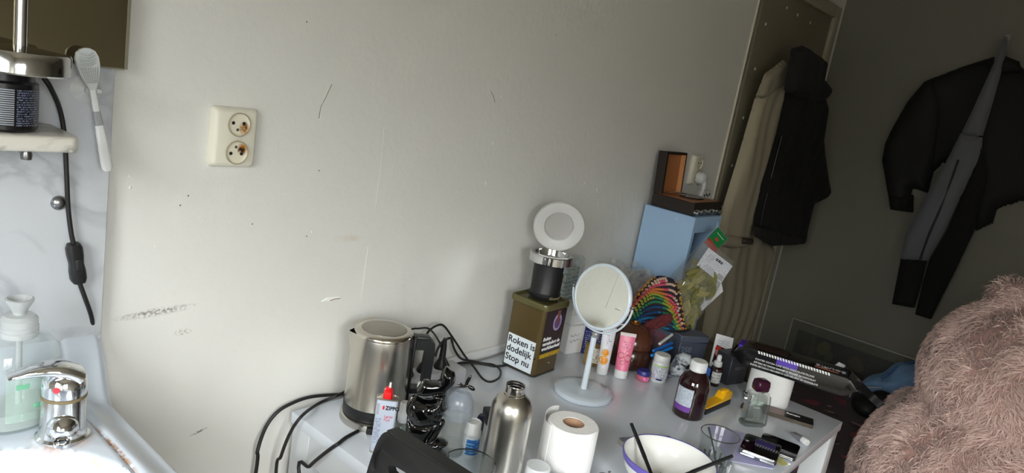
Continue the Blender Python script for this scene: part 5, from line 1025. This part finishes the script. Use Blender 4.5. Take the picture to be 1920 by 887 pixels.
puff([(2.8873,1.6819),(3.0396,1.6469),(3.0429,1.4056),(2.9987,1.2017),(3.0438,0.9916),(3.2267,0.9272),(3.2116,0.5516),(3.2306,0.4165),(2.7142,0.5603),(2.6772,0.7927),(2.6541,0.9912),(2.6702,1.1393),(2.6742,1.3057),(2.6869,1.4790),(2.7329,1.6132)], .014, .040, folds(.012, 42, 1.2, 4, .004), .06, .004, DP(-.018)).build('coat_body', BEI, t, 60)
puff([(2.7312,1.6817),(2.8133,1.6280),(2.8095,1.4439),(2.7948,1.2548),(2.7802,1.1051),(2.8261,0.9757),(2.6911,0.9758),(2.5416,0.9940),(2.5133,1.0891),(2.5482,1.3016),(2.5735,1.5258),(2.6133,1.6289)], .012, .030, folds(.008, 50, .4, 6, .003), .04, .003, DP(-.062)).build('sleeve', BEI, t, 60)
puff([(2.4760,1.0413),(2.7492,1.0137),(2.7654,0.9779),(2.6331,0.9783),(2.4866,0.9965)], .010, .018, None, .015, .003, DP(-.095)).build('cuff', BEI, t, 60)
puff([(2.6313,1.0274),(2.7404,1.0148),(2.7498,0.9905),(2.6412,1.0017)], .006, .004, None, .006, .003, DP(-.117)).build('cuff_buckle', mat('dark buckle', rgb(60,54,48), .4), t, 60)
puff([(2.7005,1.6911),(2.7688,1.6646),(2.7349,1.6017),(2.5889,1.5370),(2.5355,1.5435),(2.5649,1.6214)], .010, .022, folds(.004, 60, 0), .025, .003, DP(-.08)).build('collar', BEI2, t, 60)
BKW = mat('black wool', rgb(7,6,6), .95); BKH = mat('charcoal hood cloth', rgb(24,22,21), .95)
t = thing('hooded_jacket', 'black hooded jacket hanging over the beige coat on the door', 'jacket', (0,0,0))
puff([(2.7371,1.6229),(2.8511,1.6556),(3.0610,1.6264),(3.1450,1.5799),(3.1940,1.4488),(3.3841,1.2906),(3.5941,1.1755),(3.2982,1.1324),(3.3070,1.0364),(3.3575,0.9486),(3.0079,0.9757),(2.7658,1.0646),(2.7397,1.2264),(2.7726,1.4174),(2.7574,1.5458)], .011, .055, folds(.007, 40, 2.2, 3, .004), .07, .004, DP(-.098)).build('jacket_body', BKW, t, 60)
puff([(2.6254,1.5796),(2.6063,1.6747),(2.5946,1.7209),(2.6861,1.7450),(2.9151,1.7279),(2.9280,1.6648),(3.0734,1.6325),(3.0003,1.5747),(2.8748,1.5575),(2.7596,1.5693)], .010, .040, folds(.007, 55, 1.0, 16, .003), .04, .004, DP(-.14)).build('hood', BKH, t, 60)
puff([(2.6954,1.0720),(2.8710,1.0531),(3.2094,1.0129),(3.2396,0.9626),(2.9199,0.9790),(2.7102,1.0312)], .010, .022, folds(.003, 80, 0), .018, .003, DP(-.13)).build('hem_band', BKH, t, 60)
G().tube([(x, y-.004, z) for x, y, z in [(2.7578,-0.1200,1.4182),(2.7562,-0.1200,1.2642),(2.7588,-0.1200,1.1172),(2.7809,-0.1200,1.0304)]], .003, 6, 6).build('zip', mat('dark zip', rgb(60,58,56), .4, .6), t, 60)

# ------------------------------------------------------------------ clothes on the end wall
EP = lambda x0: (lambda u, v, h: (x0-h, u, v))
t = thing('wall_hook', 'small metal hook high on the end wall above the black jacket', 'hook', (3.4595, [(-0.6407,1.9201)][0][0], [(-0.6407,1.9201)][0][1]))
G().tube([(0,0,.01),(-.02,0,.0),(-.04,0,.0),(-.048,0,.015)], .004, 8, 4).build('peg', GREY_METAL, t, 60); G().rbox(-.004,-.0002,-.01,.01,-.03,.03,.001,1).build('plate', GREY_METAL, t)
BLE = mat('black leather', rgb(7,7,7), .8, bump=.2, bscale=120)
t = thing('black_jacket', 'black jacket with spread sleeve hanging on the end wall', 'jacket', (0,0,0))
puff([(-0.4032,1.7390),(-0.5131,1.8069),(-0.6128,1.8603),(-0.6902,1.8526),(-0.7612,1.7964),(-0.8640,1.7601),(-0.9556,1.5148),(-0.9850,1.3162),(-0.8599,1.3357),(-0.7811,1.2820),(-0.7828,1.2212),(-0.7348,1.1774),(-0.6545,1.2772),(-0.5824,1.3721),(-0.5581,1.4338),(-0.5145,1.3573),(-0.4460,1.5239)], .011, .050, folds(.012, 30, .6, 12, .005), .09, .004, EP(3.455)).build('jacket_body', BLE, t, 60)
puff([(-0.4316,1.7525),(-0.5041,1.6434),(-0.5261,1.4715),(-0.5307,1.2883),(-0.4670,1.2964),(-0.4992,1.1980),(-0.4105,1.1897),(-0.3244,1.3859),(-0.3183,1.4590),(-0.3312,1.5325),(-0.3588,1.6432),(-0.4006,1.7332)], .010, .055, folds(.010, 34, 2, 22, .004), .06, .004, EP(3.44)).build('sleeve', BLE, t, 60)
puff([(-0.3879,1.2595),(-0.4828,1.2679),(-0.4998,1.1958),(-0.4111,1.1875)], .010, .060, folds(.002, 90, 0), .03, .004, EP(3.435)).build('cuff', BKW, t, 60)
puff([(-0.6034,1.8347),(-0.6495,1.8644),(-0.7110,1.8451),(-0.7282,1.8069),(-0.6692,1.7913),(-0.6242,1.7980)], .012, .03, folds(.004, 50, 0), .03, .004, EP(3.398)).build('collar', BLE, t, 60)
GRT = mat('grey jersey', rgb(96,97,103), .85, sheen=.2)
t = thing('track_trousers', 'grey and black track trousers hanging in front of the black jacket', 'trousers', (0,0,0))
puff([(-0.6426,1.9219),(-0.6567,1.9153),(-0.6651,1.8319),(-0.6690,1.6855),(-0.6696,1.5481),(-0.5941,1.5387),(-0.6127,1.6645),(-0.6301,1.8033),(-0.6335,1.8970)], .012, .024, folds(.007, 60, 1, 10), .03, .004, EP(3.375)).build('waist', GRT, t, 60)
puff([(-0.5936,1.5466),(-0.6721,1.5439),(-0.6878,1.4583),(-0.6590,1.3014),(-0.6418,1.1647),(-0.6131,1.0208),(-0.5174,0.9967),(-0.5074,1.1055),(-0.5327,1.2488),(-0.5719,1.4129)], .008, .030, folds(.010, 40, .4, 22), .04, .004, EP(3.37)).build('grey_leg', GRT, t, 60)
puff([(-0.5170,1.0060),(-0.6120,1.0250),(-0.6171,0.9298),(-0.6182,0.8180),(-0.5334,0.8078),(-0.5241,0.9236)], .012, .030, folds(.003, 50, 0), .03, .004, EP(3.365)).build('black_cuff', BKW, t, 60)
puff([(-0.6672,1.5435),(-0.7268,1.4031),(-0.7384,1.1814),(-0.7172,1.0061),(-0.6986,0.8860),(-0.6861,0.7911),(-0.6254,0.7907),(-0.6193,0.9294),(-0.6178,1.0259),(-0.6476,1.1657),(-0.6628,1.3240)], .008, .030, folds(.010, 40, 1.4, 22), .04, .004, EP(3.38)).build('black_leg', BKW, t, 60)
G().tube([(x-.035, y, z) for x, y, z in [(3.3700,-0.6192,1.4446),(3.3700,-0.6125,1.2902),(3.3700,-0.5964,1.1293),(3.3700,-0.5917,1.0181)]], .004, 6, 6).build('side_piping', INK, t, 60)

# ------------------------------------------------------------------ bed with floral cover, clear pane, jeans, bag strap, bear
def floral():
    m = mat('dark floral cloth', rgb(84,74,80), .8); nt = m.node_tree; b = nt.nodes['Principled BSDF']; tc = nt.nodes.new('ShaderNodeTexCoord')
    last = None
    for sc, lo_, hi, c in ((7.5, .0, .24, rgb(150,72,88)), (12, .0, .12, rgb(170,136,140)), (9, .0, .14, rgb(56,50,58))):
        wv = nt.nodes.new('ShaderNodeTexNoise'); wv.inputs['Scale'].default_value = 14
        vm = nt.nodes.new('ShaderNodeVectorMath'); vm.operation = 'MULTIPLY_ADD'; vm.inputs[1].default_value = (.10,.10,.10); nt.links.new(tc.outputs['Object'], wv.inputs['Vector']); nt.links.new(wv.outputs['Color'], vm.inputs[0]); nt.links.new(tc.outputs['Object'], vm.inputs[2])
        v = nt.nodes.new('ShaderNodeTexVoronoi'); v.inputs['Scale'].default_value = sc; nt.links.new(vm.outputs[0], v.inputs['Vector'])
        r = nt.nodes.new('ShaderNodeMapRange'); r.inputs['From Min'].default_value = hi+.06; r.inputs['From Max'].default_value = hi; nt.links.new(v.outputs['Distance'], r.inputs['Value'])
        mx = nt.nodes.new('ShaderNodeMix'); mx.data_type = 'RGBA'; mx.inputs['B'].default_value = c; nt.links.new(r.outputs[0], mx.inputs['Factor'])
        if last: nt.links.new(last.outputs['Result'], mx.inputs['A'])
        else: mx.inputs['A'].default_value = rgb(84,74,80)
        last = mx
    nt.links.new(last.outputs['Result'], b.inputs['Base Color']); return m
t = thing('bed', 'bed with dark floral cover beyond the desk', 'bed', (2.72, -1.01, 0))
g = G(); NU, NV = 40, 50
def bedz(x, y): return .475+.012*math.sin(9*x+5*y)+.010*math.sin(14*y-6*x)
rings = []
for k, (s, z) in enumerate(((1.0,.16),(1.01,.25),(1.015,.38),(1.0,.44),(.96,.472))):
    rings.append([(x*s, y*s, z+.006*math.sin(20*x+13*y+k)) for x, y in rounded(1.30, 1.42, .09, 8)])
gg = G().loft(rings, cap=False); 
gg.v += [(0,0,.48)]; n = len(rings[0]); c_ = len(gg.v)-1; 
for q in (.75, .5, .25):
    s0 = len(gg.v); gg.v += [(x*.96*q, y*.96*q, .479+.006*math.sin(11*x*q+9*y*q)) for x, y in rounded(1.30, 1.42, .09, 8)]
L0 = 4*n; L1 = c_+1
for a, b_ in ((L0, L1), (L1, L1+n), (L1+n, L1+2*n)):
    for i in range(n): j = (i+1) % n; gg.f.append((a+i, a+j, b_+j, b_+i))
for i in range(n): gg.f.append((L1+2*n+i, L1+2*n+(i+1) % n, c_))
gg.build('bedspread', floral(), t, 60)
G().rbox(-.63, .63, -.68, .68, .08, .44, .02).build('mattress', mat('mattress ticking', rgb(120,116,112), .8), t, 40)
for sx in (-.58, .58):
    for sy in (-.62, .62): G().box(sx-.03, sx+.03, sy-.03, sy+.03, 0, .09).build('leg', mat('bed leg', rgb(50,40,34), .5), t)
t = thing('acrylic_pane', 'clear rectangular acrylic pane leaning on the end wall behind the bed', 'pane', (3.425, 0, 0), rot=(0, math.radians(1.5), 0))
G().box(-.004, .001, -.70, -.135, .012, .594).build('sheet', glassy('acrylic', (.86,.87,.85,1), .05, .04, .06, (.6,.6,.56,1)), t)
G().box(-.005, .002, -.70, -.135, .589, .595).build('top_edge', mat('pane edge', rgb(150,150,140), .4), t)
G().box(-.005, .002, -.139, -.134, .012, .594).build('side_edge', mat('pane edge', rgb(150,150,140), .4), t)
pc = thing('dark_picture', 'dark floral print standing behind the acrylic pane', 'picture', (3.445, 0, 0))
G().box(-.003, .001, -.60, -.17, .004, .545).build('print', mat('picture print', rgb(50,50,48), .6, var=.5, vscale=9), pc)
for y, z, r, c in ((-.30,.50,.028,(96,92,50)), (-.33,.47,.02,(80,84,60)), (-.45,.48,.03,(90,70,50)), (-.24,.47,.024,(70,66,60))):
    G().ell((-.0035,y,z), (.0006,r,r*1.3), 14, 6, Euler((y*9,0,0))).build('printed_bloom', mat('bloom %d' % c[0], rgb(*c), .6), pc, 60)
JN = mat('blue denim', rgb(124,162,206), .85, bump=.3, bscale=600, var=.3, vscale=30)
t = thing('jeans', 'crumpled blue jeans heaped on the bed beside the bear', 'jeans', (3.16, -.715, .478)); t.scale = (.85, .95, 1.05)
jr = G()
for k in range(9):      # lapped folds of denim
    q = k/8; jr.tube([(-.17+.05*q, .12-.20*q, .03+.10*q), (-.06, .11-.20*q, .055+.12*q+.012*math.sin(k*2.4)), (.06, .08-.19*q, .07+.12*q+.012*math.sin(k*1.7)), (.17, .05-.18*q, .05+.11*q)], lambda u, k=k: .034+.008*math.sin(9*u+k*1.3), 12, 5)
jr.ell((0,.0,.04), (.17,.13,.055), 16, 10)
blob('cloth', [], JN, t, .009, 2, jr)
G().tube([(-.15,.085,.100), (-.06,.055,.138), (.06,.02,.152), (.15,-.01,.138)], .006, 8, 6).build('seam', mat('denim seam', rgb(70,104,150), .85), t, 60)
STR = mat('black webbing', rgb(16,16,18), .6)
t = thing('bag_strap', 'black webbing strap running from the cake packet to the jeans', 'strap', (0,0,0))
sp = [Vector(p) for p in [(2.2000,-0.6570,0.8089),(2.2200,-0.6821,0.7948),(2.2200,-0.7205,0.7739),(2.3000,-0.7408,0.7299),(2.3000,-0.7806,0.7096),(2.3600,-0.8155,0.6645)]]; lp = crom(sp, 6); rings = []
for i, p in enumerate(lp):
    d = (lp[min(i+1,len(lp)-1)]-lp[max(i-1,0)]).normalized(); s = d.cross(Vector((-.9,-.4,.2))).normalized(); u = d.cross(s)
    rings.append([tuple(p+s*.011*a+u*.0015*b_) for a, b_ in ((-1,-1),(1,-1),(1,1),(-1,1))])
G().loft(rings).build('webbing', STR, t, 40)
G().rbox(-.012, .012, -.003, .003, -.016, .016, .002).build('buckle', mat('white buckle', rgb(200,202,206), .3), t, 40, tuple(sp[0]), (.5,.3,-.8))
t = thing('black_bag', 'black bag flap with pale piping beside the jeans', 'bag', (2.86, -.640, .484)); t.scale = (.75, .9, .9)
blob('bag', [((0,0,.03),(.10,.06,.045),16,10,Euler((0,0,.2))), ((.04,-.05,.06),(.08,.06,.045),16,10,Euler((0,.1,.2)))], STR, t, .008, 3)
G().tube([(-.05,.062,.052),(-.01,.062,.066),(.05,.035,.085),(.10,-.02,.10)], .003, 6, 6).build('piping', mat('pale piping', rgb(170,176,186), .5), t, 60)

# bear
t = thing('teddy_bear', 'huge shaggy dusty-pink teddy bear sitting at the right', 'teddy bear', (2.32, -1.155, .48))
FURB = mat('fur skin', rgb(206,166,156), .95)
bp = [((0,.02,.06),(.32,.39,.35),24,16), ((.02,.05,.415),(.25,.265,.232),24,16), ((.0,.150,.640),(.045,.060,.050),16,10), ((.0,-.05,.655),(.045,.060,.050),16,10), ((.22,.06,.36),(.10,.11,.09),16,10), ((0,.02,.26),(.24,.27,.16),20,12),
      ((.20,.28,.10),(.12,.10,.17),16,10,Euler((-.35,-.5,0))), ((.20,-.30,.10),(.12,.10,.17),16,10,Euler((.35,-.5,0))), ((.38,.22,-.0),(.18,.11,.12),16,10), ((.38,-.24,-.0),(.18,.11,.12),16,10)]
bp = [(c, r, *rest) for c, r, *rest in bp]
body = blob('body', bp, FURB, t, .02, 6)
# let the seat flatten on the bed
me = body.data
for v in me.vertices:
    if v.co.z < .016: v.co.z = .016
me.calc_loop_triangles()
tri = np.empty(len(me.loop_triangles)*3, int); me.loop_triangles.foreach_get('vertices', tri); tri = tri.reshape(-1, 3)
co = np.empty(len(me.vertices)*3); me.vertices.foreach_get('co', co); co = co.reshape(-1, 3)
no = np.empty(len(me.vertices)*3); me.vertices.foreach_get('normal', no); no = no.reshape(-1, 3)
A, B, C_ = co[tri[:,0]], co[tri[:,1]], co[tri[:,2]]; ar = np.linalg.norm(np.cross(B-A, C_-A), axis=1)/2
NF = 85000
pk = RNG.choice(len(tri), NF, p=ar/ar.sum()); r1 = np.sqrt(RNG.random(NF)); r2 = RNG.random(NF)
w0, w1, w2 = 1-r1, r1*(1-r2), r1*r2
P = A[pk]*w0[:,None]+B[pk]*w1[:,None]+C_[pk]*w2[:,None]
N_ = no[tri[pk,0]]*w0[:,None]+no[tri[pk,1]]*w1[:,None]+no[tri[pk,2]]*w2[:,None]; N_ /= np.linalg.norm(N_, axis=1)[:,None]
# clumped combing direction: smooth pseudo-random field + gravity
def field(p, s): return np.stack([np.sin(p[:,1]*s+1.3*p[:,2]*s+.4)+np.sin(p[:,2]*s*1.7-p[:,0]*s), np.sin(p[:,2]*s*.9-p[:,0]*s*1.2+1.1)+np.sin(p[:,0]*s*2.1+p[:,1]*s), np.sin(p[:,0]*s*1.1+p[:,1]*s*.8+2.7)], 1)
flow = .55*field(P, 34)+.35*field(P, 90)+RNG.normal(0, .45, (NF,3)); flow[:,2] -= .55
flow -= (flow*N_).sum(1)[:,None]*N_; flow /= np.linalg.norm(flow, axis=1)[:,None]+1e-6
ln = RNG.uniform(.024, .044, NF); wd = RNG.uniform(.0014, .0027, NF)
mid = P+N_*(ln*.42)[:,None]+flow*(ln*.32)[:,None]; tip = P+N_*(ln*.52)[:,None]+flow*(ln*.88)[:,None]
sd = np.cross(flow, N_); sd /= np.linalg.norm(sd, axis=1)[:,None]+1e-6; sd2 = sd*.6+N_*.4
V = np.stack([P-sd*wd[:,None], P+sd*wd[:,None], mid+sd2*(wd*.85)[:,None], mid-sd2*(wd*.85)[:,None], tip], 1).reshape(-1, 3)
k5 = np.arange(NF)*5
keep = P[:,2] > .012
def fur(name, sel, m):
    idx = np.where(sel & keep)[0]; n = len(idx); VV = V.reshape(NF,5,3)[idx].reshape(-1,3); b5 = np.arange(n)*5
    me = bpy.data.meshes.new(name); me.vertices.add(n*5); me.vertices.foreach_set('co', VV.ravel())
    lp_ = np.empty((n,7), int); lp_[:,0:4] = b5[:,None]+[0,1,2,3]; lp_[:,4:7] = b5[:,None]+[3,2,4]
    me.loops.add(n*7); me.loops.foreach_set('vertex_index', lp_.ravel()); me.polygons.add(n*2)
    st = np.stack([np.arange(n)*7, np.arange(n)*7+4], 1).ravel(); me.polygons.foreach_set('loop_start', st); me.update(calc_edges=True); me.validate()
    o = link(name, me, m, t); o['kind'] = 'stuff'; return o
tone = RNG.random(NF)
fur('fur', tone < .5, mat('fur rose', rgb(214,182,173), .9, sheen=.3)); fur('fur', (tone >= .5) & (tone < .8), mat('fur pale', rgb(230,202,192), .9, sheen=.3)); fur('fur', tone >= .8, mat('fur mauve', rgb(192,160,152), .9, sheen=.2))
EYE = mat('bear eye', rgb(14,10,10), .08)
for s_ in (-.09, .09): G().ell((.262,.06+s_,.47), (.016,.018,.018), 16, 10).build('eye', EYE, t, 60)
G().ell((.335,.06,.39), (.02,.034,.024), 16, 10).build('nose', EYE, t, 60)
